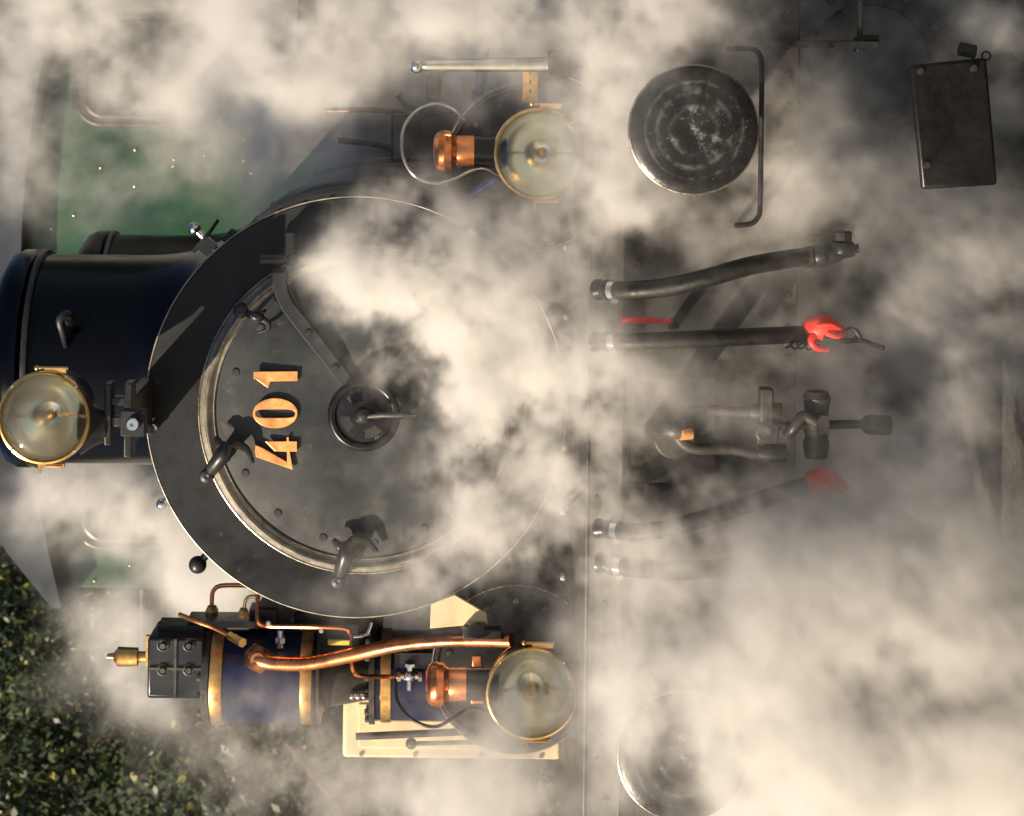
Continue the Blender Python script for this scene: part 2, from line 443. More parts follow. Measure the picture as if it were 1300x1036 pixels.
clamp(648, 560, 612, 552)

# hinge rod with its balls and two straps to the hand wheel
b = Bld(DC); Yh = -0.09
b.cyl(at(335, 329, Yh), at(603, 327, Yh), 0.0085, seg=14)
hr = b.build('hinge_rod', IRONG, door)
b = Bld(at(333, 329, Yh)); b.cyl(at(331, 329, Yh), at(360, 329, Yh), 0.015, seg=14); b.build('hinge_rod_cap', IRON, door)
for q in ((371, 330), (552, 328)):
    b = Bld(at(*q, Yh)); b.ball(at(*q, Yh), 0.0195)
    b.cyl(at(*q, Yh), at(*q, Yh) + Vector((0, 0.1, 0)), 0.011, seg=12)
    b.build('hinge_knob', IRONG, door)
def strap(pts, w):
    c = Bld(at(*pts[0], 0)); P = []
    n = len(pts)
    for i, (px, py) in enumerate(pts):
        yy = -0.085 if i < n - 1 else -0.075
        P.append(at(px, py, yy))
    C_ = list(P)
    for i in range(n):
        tg = (C_[min(i + 1, n - 1)] - C_[max(i - 1, 0)]); tg.y = 0; tg.normalize(); s_ = Vector((-tg.z, 0, tg.x)) * w * .5
        P[i] = (P[i] + s_, P[i] - s_)
    fr = [[c.v(a_), c.v(b_), c.v(b_ + Vector((0, .022, 0))), c.v(a_ + Vector((0, .022, 0)))] for a_, b_ in P]
    for A, Bq in zip(fr[:-1], fr[1:]):
        for k in range(4): c.bm.faces.new((A[k], A[(k + 1) % 4], Bq[(k + 1) % 4], Bq[k]))
    c.bm.faces.new(fr[0]); c.bm.faces.new(fr[-1][::-1])
    return c.build('hinge_strap', SMOKE, door, bevel=0.004)
strap([(355, 340), (355, 358), (358, 374), (366, 390), (380, 408), (416, 454), (446, 492)], 0.044)
strap([(577, 338), (577, 356), (573, 372), (564, 390), (549, 410), (512, 456), (480, 494)], 0.044)
b = Bld(DC)
for q in ((392, 422), (425, 467), (540, 422), (506, 467)):
    b.bolt(at(*q, -0.085), 0.0115, 0.006)
b.build('strap_bolt', SMOKE, door, split=True)
# hand wheel, drawn as a dished wheel with four openings
HW = at(462, 527, -0.13); wheel = Bld(HW)
rw = 46 * sc(-.13)
wheel.torus(HW, (0, 1, 0), rw - .013, 0.0135, 64, 12)
o_ = wheel.build('hand_wheel', WHEELM, loco)
b = Bld(HW)
seg = 96; r0, r1, r2, r3 = .026, .044, .074, rw - .012
for k in range(seg):
    a0 = 2 * PI * k / seg; a1 = 2 * PI * (k + 1) / seg
    am = (math.degrees((a0 + a1) / 2) + 20) % 90
    hole = 22 < am < 68
    for ra, rb, ok in ((r0, r1, True), (r1, r2, not hole), (r2, r3, True)):
        if ok:
            q = []
            for (r_, a_) in ((ra, a0), (rb, a0), (rb, a1), (ra, a1)):
                dy = 0.012 * (1 - r_ / r3)
                q.append(HW + Vector((math.cos(a_) * r_, -dy, math.sin(a_) * r_)))
            f = [b.v(x) for x in q]; f2 = [b.v(x + Vector((0, .012, 0))) for x in q]
            b.bm.faces.new(f); b.bm.faces.new(f2[::-1])
            for i in range(4): b.bm.faces.new((f[i], f2[i], f2[(i + 1) % 4], f[(i + 1) % 4]))
bmesh.ops.remove_doubles(b.bm, verts=b.bm.verts, dist=1e-5)
b.build('wheel_web', WHEELM, o_)
b = Bld(HW); b.lathe(HW + Vector((0, 0.07, 0)), (0, -1, 0), [(.03, 0), (.026, .05), (.026, .085), (.020, .095), (.010, .10), (.010, .118), (0, .12)], 28)
b.build('spindle', IRON, o_)
b = Bld(HW); b.tube([HW + Vector((0, -.035, 0)), at(485, 527, -.18), at(508, 527, -.19), at(529, 527, -.195)], lambda t: .0055 + .004 * math.sin(PI * min(1, t * 1.2)), 12, 6)
b.build('wheel_handle', IRONG, o_)

# ------------------------------------------------------------------ chimney and dome
def stack(cy, rad, ztop, name, flare):
    xs = 0.0; zb = CZ; nseg = 96
    ax = Vector((xs, cy, 0)); c = Bld((xs, cy, CZ + RS))
    rows = []
    zc_ = ztop
    prof = [(rad * .0, ztop + .05), (rad * .5, ztop + .045), (rad * .82, ztop + .025), (rad * .98, ztop - .01), (rad * 1.03, ztop - .045), (rad * 1.03, ztop - .085), (rad * .985, ztop - .10)]
    hi = [(rad * (.985 + .0 * k), ztop - .10 - k * (ztop - .10 - (CZ + RS + .16)) / 5) for k in range(1, 6)]
    for r, z in prof + hi:
        rows.append([(r, z)] * nseg)
    low = []
    for k in range(1, 7):
        t = k / 6; row = []
        for i in range(nseg):
            a = 2 * PI * i / nseg; r = rad * .985 + flare * (t ** 2.2)
            x = math.cos(a) * r; zs = CZ + math.sqrt(max(.0, RS ** 2 - min(abs(x), RS * .97) ** 2)) + .004
            z_hi = CZ + RS + .16
            z = z_hi + (zs - z_hi) * (1 - (1 - t) ** 1.6)
            row.append((r, z))
        rows.append(row)
    prev = None; apex = None
    for row in rows:
        if row[0][0] < 1e-6:
            prev = [c.v((ax.x, ax.y, row[0][1]))]; continue
        cur = [c.v((ax.x + math.cos(2 * PI * i / nseg) * row[i][0], ax.y + math.sin(2 * PI * i / nseg) * row[i][0], row[i][1])) for i in range(nseg)]
        for i in range(nseg):
            j = (i + 1) % nseg
            if len(prev) == 1: c.bm.faces.new((prev[0], cur[i], cur[j]))
            else: c.bm.faces.new((prev[i], cur[i], cur[j], prev[j]))
        prev = cur
    return c.build(name, CHIMBLACK, loco)
ch = stack(1.0, 0.375, 3.26, 'chimney', 0.09)
b = Bld((0, 1.0, 3.2)); b.lathe((0, 1.0, 3.135), (0, 0, 1), [(0.372, 0), (0.385, 0.002), (0.388, .012), (0.385, .022), (.372, .024)], 96)
b.build('chimney_band', IRON, ch)
b = Bld((0, .6, 3.0))
b.tube([at(84, 443, .66), at(80, 425, .58), at(76, 407, .56), at(85, 400, .58), at(90, 408, .62)], lambda t: .008 + .012 * t, 12, 5)
b.build('chimney_hook', IRON, ch)
b = Bld((0, 1.0, CZ + RS))
for k in range(28):
    a = 2 * PI * k / 28; r = .445; x = math.cos(a) * r
    p = Vector((x, 1.0 + math.sin(a) * r, CZ + math.sqrt(RS ** 2 - x * x) + .0)); b.bolt(p, .016, .028, (x / RS, 0, (p.z - CZ) / RS))
b.build('flange_bolt', IRON, ch, split=True)
dome = stack(2.35, 0.335, 3.22, 'steam_dome', 0.07)
b = Bld((0, 2.35, 3.2)); b.lathe((0, 2.35, 3.10), (0, 0, 1), [(.333, 0), (.345, .002), (.347, .012), (.345, .02), (.333, .022)], 96); b.build('dome_band', IRON, dome)

# ------------------------------------------------------------------ cab
YC = 3.9; kc = sc(YC)
cab = Bld((0, YC, 3))
HWc = 1.55
prof = [(-HWc, 1.15), (HWc, 1.15), (HWc, 3.55)]
roof = []
for k in range(13):
    t = k / 12; x = HWc - 2 * HWc * t; roof.append((x, 3.55 + .22 * (1 - (2 * t - 1) ** 2)))
prof += roof[1:-1] + [(-HWc, 3.55)]
cab.prism(prof, YC, YC + 0.05)
cab.box((-HWc + .026, YC + 1.05, 2.35), (.05, 1.999, 2.4)); cab.box((HWc - .026, YC + 1.05, 2.35), (.05, 1.999, 2.4))
cab_o = cab.build('cab', GREEN, loco, bevel=.006)
b = Bld((0, YC, 3.6)); pr2 = [(x * 1.04, z + .012) for x, z in roof]; pr2 += [(x * 1.04, z + .06 + .30 * (1 - (x / HWc) ** 4)) for x, z in reversed(roof)]
b.prism(pr2, YC - .16, YC + 2.2); b.build('cab_roof', CABROOF, cab_o)
def cabwin(py0, py1):
    p0 = at(97, py0, YC - .02); p1 = at(298, py1, YC - .02)
    x0, x1 = sorted((p0.x, p1.x)); z0, z1 = sorted((p0.z, p1.z))
    for dd, rr_, nm, mm in ((0, .012, 'window_frame', IRONG), ):
        P = [Vector((x, YC - .02, z)) for x, z in roundrect(x0, x1, z0, z1, .13, 8)]
        c = Bld((x0, YC, z0))
        for k in range(len(P)):
            pass
        for off, rad_ in ((0, .014), (.042, .020)):
            Q = [Vector((x, YC - .012 - off * .2, z)) for x, z in roundrect(x0 + off, x1 - off, z0 + off, z1 - off, .13 - off * .6, 8)]
            c.tube(Q + [Q[0]], rad_, 10, 1, cap=False)
        c.build('window_frame', FRAMEM, cab_o)
    c = Bld((x0, YC, z0)); c.prism(roundrect(x0 + .03, x1 - .03, z0 + .03, z1 - .03, .11, 8), YC - .012, YC - .003)
    c.build('window_pane', PANE, cab_o)
cabwin(10, 160); cabwin(546, 697)
for q in ((172, 190), (128, 213), (221, 202), (220, 211), (171, 236), (94, 273), (65, 290), (309, 177), (310, 204), (320, 220), (260, 197), (363, 165), (350, 190), (196, 158), (120, 737), (165, 717)):
    b = Bld(at(*q, YC - .01)); b.lathe(at(*q, YC), (0, -1, 0), [(.010, 0), (.010, .008), (.006, .013), (0, .015)], 12); b.build('cab_rivet', BRASS, cab_o)
b = Bld(at(395, 0, 3.0)); b.cyl(at(394, -120, 3.0), at(394, 136, 3.0), .011, seg=10); b.ball(at(394, 53, 3.0), .02); b.build('tank_handrail', STEEL, loco)
b = Bld(at(180, 750, 3.4)); b.cyl(at(180, 748, 3.4), at(181, 822, 3.4), .012, seg=10); b.build('lubricator_rod', STEEL, loco)

# side tank and fittings on either side of the boiler
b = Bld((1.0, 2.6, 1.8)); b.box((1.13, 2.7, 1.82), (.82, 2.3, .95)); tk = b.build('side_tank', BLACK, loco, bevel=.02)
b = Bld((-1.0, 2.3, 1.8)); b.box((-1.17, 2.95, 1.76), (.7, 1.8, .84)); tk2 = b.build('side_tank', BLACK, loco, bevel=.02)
# rounded covers rising from the footplate behind the lamps
for px, py in ((672, 212), (655, 850)):
    c0 = at(px, py, .12); r_ = 108 * sc(.12)
    b = Bld(c0); b.lathe(c0 + Vector((0, .5, 0)), (0, -1, 0), [(r_, 0), (r_, .49), (r_ - .008, .5), (r_ * .93, .5), (r_ * .90, .485), (0, .478)], 72)
    o = b.build('valve_chest_cover', BLACK, loco)
    b = Bld(c0); b.torus(c0, (0, 1, 0), r_ - .003, .003, 90, 6); b.build('cover_beading', EDGE, o)
    b = Bld(c0)
    for k in range(14):
        a = 2 * PI * k / 14; b.bolt(c0 + Vector((math.cos(a) * r_ * .80, .022, math.sin(a) * r_ * .80)), .012, .012)
    b.build('cover_bolt', IRON, o, split=True)
# saddle below the smokebox
b = Bld((0, 0, 1.4)); b.box((0, .45, 1.42), (.62, .7, .26)); b.build('smokebox_saddle', BLACK, loco, bevel=.01)
# pale five sided plate, a patch of sunlight below the smokebox put into colour
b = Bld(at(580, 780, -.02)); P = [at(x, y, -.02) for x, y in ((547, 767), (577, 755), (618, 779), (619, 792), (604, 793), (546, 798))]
b.prism([(p.x, p.z) for p in P], -.02, -.005); b.build('sunlit_patch_plate', CREAM, loco, bevel=.002)['label'] = 'pale cream five-sided plate imitating a sunlit patch'
b = Bld(at(610, 800, -.03)); b.box(at(606, 797, -.05), (.028, .04, .05)); b.box(at(612, 803, -.04), (.03, .05, .12)); b.cyl(at(606, 790, -.05), at(606, 800, -.05), .012); b.build('iron_clamp', IRON, loco, bevel=.003)

# small polished knobs on the smokebox and boiler sides, blue strut and highlight bar
for (px, py, yy) in ((251, 717, .5), (247, 290, .5), (205, 640, 1.6)):
    p = at(px, py, yy); b = Bld(p); b.ball(p, .030 if py > 700 else .022); d_ = (Vector((0, yy, CZ)) - p); b.cyl(p, p + d_.normalized() * .09, .013)
    b.build('handrail_knob', IRON if py > 600 and px > 240 else STEEL, loco)
b = Bld(at(258, 315, .6)); b.box(at(262, 312, .45), (.05, .03, .05), Matrix.Rotation(.7, 3, 'Y')); b.tube([at(245, 320, .45), at(262, 300, .45), at(276, 280, .5)], .007, 10, 5); b.build('lubricator_bracket', BLACK, loco)
b = Bld(at(600, 240, .1)); b.cyl(at(576, 262, .12), at(634, 224, -.02), .014); b.build('blue_strut_and_highlight', BLUE, loco)  # this blue bar imitates the highlight along the cover's curved edge
b = Bld(at(612, 85, .2)); b.cyl(at(614, 60, .25), at(609, 118, .25), .022, .015); b.ball(at(614, 60, .25), .022); b.build('blue_strut_and_highlight', BLUE, loco)

# ------------------------------------------------------------------ footplate, buffer beam
YB = -0.60; kb = sc(YB)
ztop = at(746, 518, YB).z; zmid = at(790, 518, YB).z; HB = 1.40
b = Bld((0, -.3, ztop)); b.box((0, .7, ztop - .015), (2 * HB, 2.6, .03)); foot = b.build('footplate', BEAM, loco, bevel=.004)
b = Bld((0, -.3, ztop)); b.box((0, YB + .012, (ztop + zmid) / 2), (2 * HB + .02, .024, ztop - zmid)); edge = b.build('footplate_edge', STRIP, loco, bevel=.003)
b = Bld((0, -.3, ztop)); b.cyl((-HB, YB - .002, ztop - .002), (HB, YB - .002, ztop - .002), .0045, seg=8); b.cyl((-HB, YB - .002, zmid), (HB, YB - .002, zmid), .003, seg=8); b.build('edge_beading', IRONG, edge)
b = Bld((0, -.6, ztop))
for k in range(15):
    py = 20 + k * 83; 
    b.bolt(at(768 - .9 * (k % 2), py, YB), .0095, .010)
    b.bolt(at(757, py + 30, YB), .006, .006)
b.build('edge_rivet', IRONG, edge, split=True)
b = Bld((0, -.5, 1.0)); zl = at(1012, 518, YB + .06).z; b.box((0, YB + .10, (zmid + zl) / 2), (2 * HB, .06, zmid - zl - .002)); beam = b.build('buffer_beam', BEAM, loco, bevel=.004)
b = Bld((0, -.5, 1.0))
for k in range(30):
    b.bolt(at(812, 15 + k * 40, YB + .07), .010, .011); b.bolt(at(1000, 15 + k * 40, YB + .07), .010, .011)
b.build('beam_rivet', IRON, beam, split=True)
# bolts and little levers on the footplate between door and beam
b = Bld((0, -.3, ztop + .02))
for q in ((716, 567), (714, 648), (714, 731), (717, 314), (718, 401)):
    b.bolt(at(q[0], q[1], -.35), .011, .03)
b.build('footplate_bolt', STEEL, foot, split=True)
b = Bld(at(720, 400, -.4)); b.tube([at(718, 400, -.45), at(726, 385, -.45), at(742, 372, -.5)], .014, 12, 4); b.build('footplate_lever', IRONG, loco)
b = Bld(at(720, 640, -.4)); b.tube([at(718, 640, -.45), at(728, 628, -.45), at(746, 612, -.5)], .014, 12, 4); b.build('footplate_lever', IRONG, loco)

# buffers with base plates and housings
def buffer(px, py):
    c0 = at(px, py, -1.02); yb = -1.02
    s_ = sc(yb); r_ = 82 * s_
    b = Bld(c0)
    pr = [(0, -.012)] + [(r_ * t, -.012 + .012 * t * t) for t in (.2, .4, .6, .8, .93)] + [(r_ * .985, .004), (r_, .012), (r_, .026), (r_ * .97, .032), (0, .036)]
    b.lathe(c0, (0, 1, 0), pr, 96)
    hd = b.build('buffer', BUFM, loco)
    hd['label'] = 'round greasy buffer head'
    b = Bld(c0); b.torus(c0 + Vector((0, .014, 0)), (0, 1, 0), r_ - .001, .0045, 120, 8); b.build('buffer_rim', EDGE, hd)
    b = Bld(c0); b.lathe(c0 + Vector((0, .03, 0)), (0, 1, 0), [(.06, 0), (.06, .12), (.10, .125), (.105, .36), (.14, .37), (.14, .41)], 40); b.build('buffer_housing', IRON, hd)
    return c0
for (px, py, x0, x1, y0, y1) in ((881, 165, 800, 966, 62, 284), (867, 962, 792, 953, 852, 1074)):
    c0 = buffer(px, py)
    yb = YB + .055
    p0 = at(x0, y0, yb); p1 = at(x1, y1, yb); X0, X1 = sorted((p0.x, p1.x)); Z0, Z1 = sorted((p0.z, p1.z))
    b = Bld(c0); b.prism(roundrect(X0, X1, Z0, Z1, .035), yb, yb + .014); pl = b.build('buffer_plate', BEAM, loco, bevel=.003)
    Q = [Vector((x, yb - .004, z)) for x, z in roundrect(X0, X1, Z0, Z1, .035)]
    b = Bld(c0); b.tube(Q + [Q[0]], .010, 10, 1, cap=False); b.build('plate_moulding', IRONG, pl)
    b = Bld(c0)
    for xx in (X0 + .045, X1 - .045):
        for zz in (Z0 + .045, Z1 - .045): b.hexnut((xx, yb, zz), (0, -1, 0), .018, .02)
    b.build('plate_nut', IRON, pl, split=True)

Yr = -.80
b = Bld(at(966, 170, Yr)); b.tube([at(x, y, Yr) for x, y in ((925, 62), (945, 62), (957, 63), (964, 69), (967, 82), (967, 120), (966, 200), (965, 262), (962, 276), (953, 284), (935, 286))] , .0072, 12, 4)
b.cyl(at(925, 62, Yr), at(925, 62, YB + .05), .0072); b.cyl(at(935, 286, Yr), at(935, 286, YB + .05), .0072)
b.build('beam_handrail', IRON, loco)
# steps hanging at the beam ends
def step(corners, bolts):
    yy = -.62
    P = [at(x, y, yy) for x, y in corners]; cen = sum(P, Vector()) / 4
    b = Bld(cen)
    b.prism([(p.x, p.z) for p in P], yy, yy + .02); st = b.build('step_plate', WHEELM, loco, bevel=.010)
    b = Bld(cen)
    for q in bolts: b.bolt(at(*q, yy), .012, .012)
    b.build('step_bolt', IRON, st, split=True)
step([(1155, 83), (1253, 73), (1267, 235), (1170, 241)], [(1168, 90), (1236, 86), (1176, 209)])
step([(1152, 812), (1255, 812), (1258, 962), (1160, 966)], [(1166, 826), (1240, 824), (1172, 940)])
for py, sg in ((56, 1), (905, 1)):
    b = Bld(at(1095, py, -.5)); b.box(at(1020, py, -.53), (.022, .03, 190 * sc(-.5))); b.box(at(1092, py, -.5), (.045, .05, .03)); b.box(at(1092, py - 30, -.5), (60 * sc(-.5), .02, .014)); b.box(at(1104, py - 8, -.5), (.018, .03, .05))
    b.build('step_hanger', IRON, loco, bevel=.003)
b = Bld(at(1230, 70, -.5)); b.cyl(at(1218, 62, -.55), at(1238, 66, -.55), .02); b.torus(at(1252, 71, -.55), (0, 1, 0), .012, .003, 24, 6); b.build('drain_cock', IRONG, loco)

# outside cylinders and front wheels under the beam
for px, py in ((1100, 82), (1090, 950)):
    c0 = at(px, py, .25); r_ = 112 * sc(.25)
    b = Bld(c0); b.lathe(c0 + Vector((0, .85, 0)), (0, -1, 0), [(r_, 0), (r_, .84), (r_ * .97, .86), (r_ * .7, .88), (r_ * .66, .90), (0, .91)], 72); cy = b.build('steam_cylinder', BLACK, loco)
    b = Bld(c0)
    for k in range(12):
        a = 2 * PI * k / 12; b.hexnut(c0 + Vector((math.cos(a) * r_ * .85, -.01, math.sin(a) * r_ * .85)), (0, -1, 0), .016, .025)
    b.build('cylinder_nut', IRON, cy, split=True)
for ya in (1.0, 2.6):
    for sx in (-1, 1):
        c0 = Vector((sx * .76, ya, .5)); b = Bld(c0)
        b.lathe(c0 + Vector((-sx * .02, 0, 0)), (sx, 0, 0), [(.45, -.03), (.53, -.03), (.50, -.01), (.50, .10), (.44, .11), (.44, -.03)], 64, close=False)
        wh = b.build('driving_wheel', IRON, loco)
        b = Bld(c0)
        b.lathe(c0, (sx, 0, 0), [(0, -.03), (.09, -.03), (.09, .12), (0, .13)], 32)
        for k in range(12):
            a = 2 * PI * k / 12; dv = Vector((0, math.cos(a), math.sin(a))); b.cyl(c0 + dv * .07 + Vector((sx * .03, 0, 0)), c0 + dv * .46 + Vector((sx * .03, 0, 0)), .028, .018, 10)
        b.build('wheel_spokes', IRON, wh)
for sx in (-1, 1):
    b = Bld((sx * .6, 1, .8)); b.box((sx * .6, 1.9, .85), (.035, 4.7, .62)); b.build('frame_plate', IRON, loco, bevel=.005)

b = Bld((0, .35, .5)); b.box((0, .35, .52), (1.16, .04, .86)); b.box((0, .12, .75), (1.1, .30, .25)); b.build('frame_stretcher', IRON, loco, bevel=.006)
# ------------------------------------------------------------------ headlamps
def headlamp(px, py, Y, chimney=True, handle=None, deep=0.0):
    c0 = at(px, py, Y); s_ = sc(Y); r_ = 57.5 * s_
    b = Bld(c0)
    b.lathe(c0, (0, 1, 0), [(r_ * .99, .0), (r_ * 1.0, .03), (r_ * .96, .07), (r_ * .88, .12 + deep * .6), (r_ * .62, .16 + deep), (0, .175 + deep)], 64)
    o = b.build('headlamp', BLACK, loco)
    b = Bld(c0); b.lathe(c0, (0, 1, 0), [(r_ * .93, -.012), (r_ * .965, -.020), (r_ * 1.01, -.018), (r_ * 1.03, -.006), (r_ * 1.025, .012), (r_ * 1.0, .02), (r_ * .95, .008)], 96, close=True); b.build('lamp_rim', BRASS, o)
    # rim screws
    b = Bld(c0)
    for k in range(4):
        a = math.radians(45 + 90 * k); b.bolt(c0 + Vector((math.cos(a) * r_ * .99, -.019, math.sin(a) * r_ * .99)), .004, .003)
    b.build('rim_screw', STEEL, o, split=True)
    b = Bld(c0)
    pr = [(r_ * .95, .004), (r_ * .90, .012), (r_ * .80, .048), (r_ * .66, .082), (r_ * .48, .110), (r_ * .28, .128), (r_ * .1, .135), (0, .136)]
    b.lathe(c0, (0, 1, 0), pr, 96); b.build('reflector', SILVER, o, ang=80)
    b = Bld(c0)
    pf = [(0, -.030)] + [(r_ * .94 * t, -.030 + .026 * t * t) for t in (.15, .3, .45, .6, .75, .9, 1.0)]
    pb = [(r_ * .94 * t, -.026 + .026 * t * t) for t in (1.0, .9, .75, .6, .45, .3, .15)] + [(0, -.026)]
    b.lathe(c0, (0, 1, 0), pf + pb, 96); b.build('lens', GLASS, o, ang=80)
    b = Bld(c0); b.cyl(c0 + Vector((0, .02, -r_ * .95)), c0 + Vector((0, .055, -.03)), .004, seg=10)
    b.ball(c0 + Vector((.0, .055, -.01)), .017)
    b.build('burner', BRASSM, o)
    # hinge at the +x side, catch at the -x side
    b = Bld(c0); b.box(c0 + Vector((r_ * 1.05, -.0, -.03 * r_ / .13)), (.014, .02, .062)); b.cyl(c0 + Vector((r_ * 1.09, -.002, -.065)), c0 + Vector((r_ * 1.09, -.002, .02)), .005, seg=10); b.ball(c0 + Vector((r_ * 1.09, -.002, .024)), .008, 10)
    b.build('lamp_hinge', BRASSM, o)
    b = Bld(c0); b.box(c0 + Vector((-r_ * 1.05, -.0, -.02)), (.010, .018, .075)); b.box(c0 + Vector((-r_ * 1.11, -.004, .012)), (.032, .006, .006)); b.cyl(c0 + Vector((-r_ * 1.06, -.01, -.005)), c0 + Vector((-r_ * 1.06, -.01, -.05)), .004, seg=8)
    b.build('lamp_catch', BRASSM, o)
    if chimney:
        z0 = c0.z + r_ * .93; cx, cy_ = c0.x - .0, c0.y + .07
        b = Bld((cx, cy_, z0)); q = 53 * s_ / .13
        b.lathe((cx, cy_, z0 - .03), (0, 0, 1), [(20 * s_, 0), (20 * s_, 34 * s_ + .02), (19 * s_, 35 * s_ + .02)], 40); b.build('lamp_neck', BLACK, o)
        zz = z0 + 33 * s_ - .008
        b = Bld((cx, cy_, zz)); b.lathe((cx, cy_, zz), (0, 0, 1), [(0, -.0), (21 * s_, 0), (21 * s_, 20 * s_), (20 * s_, 22 * s_), (22 * s_, 26 * s_), (26.5 * s_, 29 * s_), (27.5 * s_, 35 * s_), (28 * s_, 36.5 * s_), (28 * s_, 38 * s_), (27.2 * s_, 39 * s_), (26.5 * s_, 44 * s_), (22 * s_, 49 * s_), (15 * s_, 51.5 * s_), (0, 52 * s_)], 56)
        cc = b.build('copper_ventilator', COPPER, o)
    if handle:
        b = Bld(c0); b.tube([at(x, y, Y + dy) for x, y, dy in handle], .0052, 10, 7); b.build('lamp_handle', STEEL if handle[0][0] > 0 and py < 500 else IRON, o)
    return o
import math as _m
hup = [(590, 152, .07), (574, 138, .05), (555, 132, .04), (532, 139, .03), (515, 158, .02), (510, 185, .01), (516, 210, .01), (532, 227, .01), (555, 233, .02), (578, 227, .03), (598, 217, .04), (615, 214, .05), (634, 223, .06)]
L1 = headlamp(685, 195, -.31, True, hup)
L1['label'] = 'headlamp on the right-hand side of the footplate'
hlo = [(502, 862, .06), (504, 888, .03), (517, 908, 0), (536, 920, -.02), (556, 922, -.02), (574, 912, -.02), (590, 902, 0), (606, 899, 0), (622, 904, .02)]
L2 = headlamp(675, 879, -.31, True, hlo)
L2['label'] = 'headlamp on the left-hand side of the footplate'
L3 = headlamp(57, 530, -.50, False, None, .12)
L3['label'] = 'top headlamp in front of the chimney'
# top lamp bracket, socket and square block
b = Bld(at(150, 530, -.3))
YL = -.40
b.lathe(at(104, 540, YL), (0, 0, -1), [(.085, 0), (.07, .02), (.056, .045), (.045, .075)], 32)
b.box(at(139, 524, YL), (78 * sc(YL), .07, .020)); b.box(at(165, 531, YL), (94 * sc(YL), .08, .024))
b.box(at(153, 508, YL), (.024, .05, .06)); b.box(at(153, 534, YL), (.030, .05, .06))
b.box(at(176, 520, -.19), (.14, .36, .035))
b.build('lamp_bracket', IRON, loco, bevel=.004)
b = Bld(at(170, 536, -.5)); b.box(at(170, 536, -.51), (33 * sc(-.5), .05, .070)); blk = b.build('bracket_block', SMOKE, loco, bevel=.004)
b = Bld(at(169, 538, -.54)); b.lathe(at(169, 538, -.535), (0, -1, 0), [(.020, 0), (.020, .012), (.016, .018), (.006, .018), (.006, .004), (0, .004)], 24); b.build('round_nut', STEEL, blk)
b = Bld(at(190, 543, -.1)); b.cyl(at(180, 543, -.42), at(192, 546, -.0), .014); b.build('bracket_stay', IRONG, loco)
b = Bld(at(196, 543, -.1)); b.ball(at(194, 543, -.03), .016); b.build('stay_nut', STEEL, loco)

# chrome post on the footplate by the right-hand lamp
b = Bld(at(620, 82, -.45)); b.cyl(at(696, 82, -.45), at(540, 83, -.45), .0225, .0165, 28); b.ball(at(529, 83.5, -.45), .022, 24); b.cyl(at(542, 83, -.45), at(530, 83, -.45), .017, .012, 24)
post = b.build('polished_post', STEEL, loco)
b = Bld(at(708, 82, -.45)); b.box(at(708, 82, -.45), (35 * sc(-.45), .07, 26 * sc(-.45))); P = [at(x, y, -.46) for x, y in ((720, 68), (747, 60), (747, 118), (738, 106), (720, 99))]; b.prism([(p.x, p.z) for p in P], -.47, -.42); b.build('post_base', IRON, post, bevel=.003)
b = Bld(at(672, 105, -.2)); b.box(at(673, 106, -.22), (46 * sc(-.2), .006, 19 * sc(-.2))); b.build('lamp_iron', BRASSM, loco)
b = Bld(at(672, 105, -.2)); 
for q in ((673, 92), (673, 104), (673, 116)): b.box(at(*q, -.224), (.012, .003, .004))
b.build('lamp_iron_slot', IRON, loco, split=True)
# brown pipes dimly seen beside the smokebox
b = Bld(at(450, 200, .9))
for pts in (([(430, 178, 1.0), (490, 186, .95), (540, 205, .9), (600, 210, .8), (640, 205, .5)]), ([(415, 140, 1.1), (500, 142, 1.0), (560, 170, .9), (640, 172, .6)]), ([(400, 222, 1.3), (470, 205, 1.1), (560, 204, .9), (660, 205, .6)]), ([(505, 120, .9), (515, 132, .9), (545, 148, .8), (560, 190, .7)])):
    b.tube([at(*p) for p in pts], .011, 10, 5)
b.build('oil_pipe', BROWNP, loco, split=True)
b = Bld(at(560, 180, .6)); b.box(at(560, 175, .62), (.16, .10, .34)); b.cyl(at(540, 110, .6), at(560, 110, .6), .05); b.cyl(at(598, 125, .5), at(612, 125, .5), .03); b.build('lubricator_box', BLACK, loco, bevel=.01)

# ------------------------------------------------------------------ air pump on the left-hand side (lower edge of the photo)
YP = .42; kp = sc(YP)
def pax(px, py=857): return at(px, py, YP)
pump = Bld(pax(330)); A = pax(276); Bp = pax(402)
pump.lathe(A, (0, 0, -1), [(0, 0), (58 * kp, 0), (58 * kp, (A.z - Bp.z)), (0, (A.z - Bp.z))], 64)
pump_o = pump.build('air_pump', BLUE, loco)
pump_o['label'] = 'dark blue air pump with brass bands'
for x0, x1 in ((271, 287), (384, 399)):
    b = Bld(pax(x0)); h = (x1 - x0) * kp; b.lathe(pax(x0), (0, 0, -1), [(58 * kp, 0), (59.5 * kp, .001), (60 * kp, .004), (60 * kp, h - .004), (59.5 * kp, h - .001), (58 * kp, h)], 64); b.build('brass_band', BRASSM, pump_o)
b = Bld(pax(268)); b.lathe(pax(261), (0, 0, -1), [(0, 0), (61 * kp, 0), (61 * kp, 9 * kp), (0, 9 * kp)], 64); lower_rim = Bld(pax(404)); lower_rim.lathe(pax(404), (0, 0, -1), [(0, 0), (60 * kp, 0), (60 * kp, 4 * kp), (40 * kp, 8 * kp), (30 * kp, 64 * kp), (0, 64 * kp)], 48)
for k in range(14):
    a = 2 * PI * k / 14; p = pax(261) + Vector((math.cos(a) * 55 * kp, math.sin(a) * 55 * kp, 0)); b.hexnut(p, (0, 0, 1), .011, .014)
b.build('pump_flange', IRONG, pump_o); lower_rim.build('pump_flange', IRONG, pump_o)
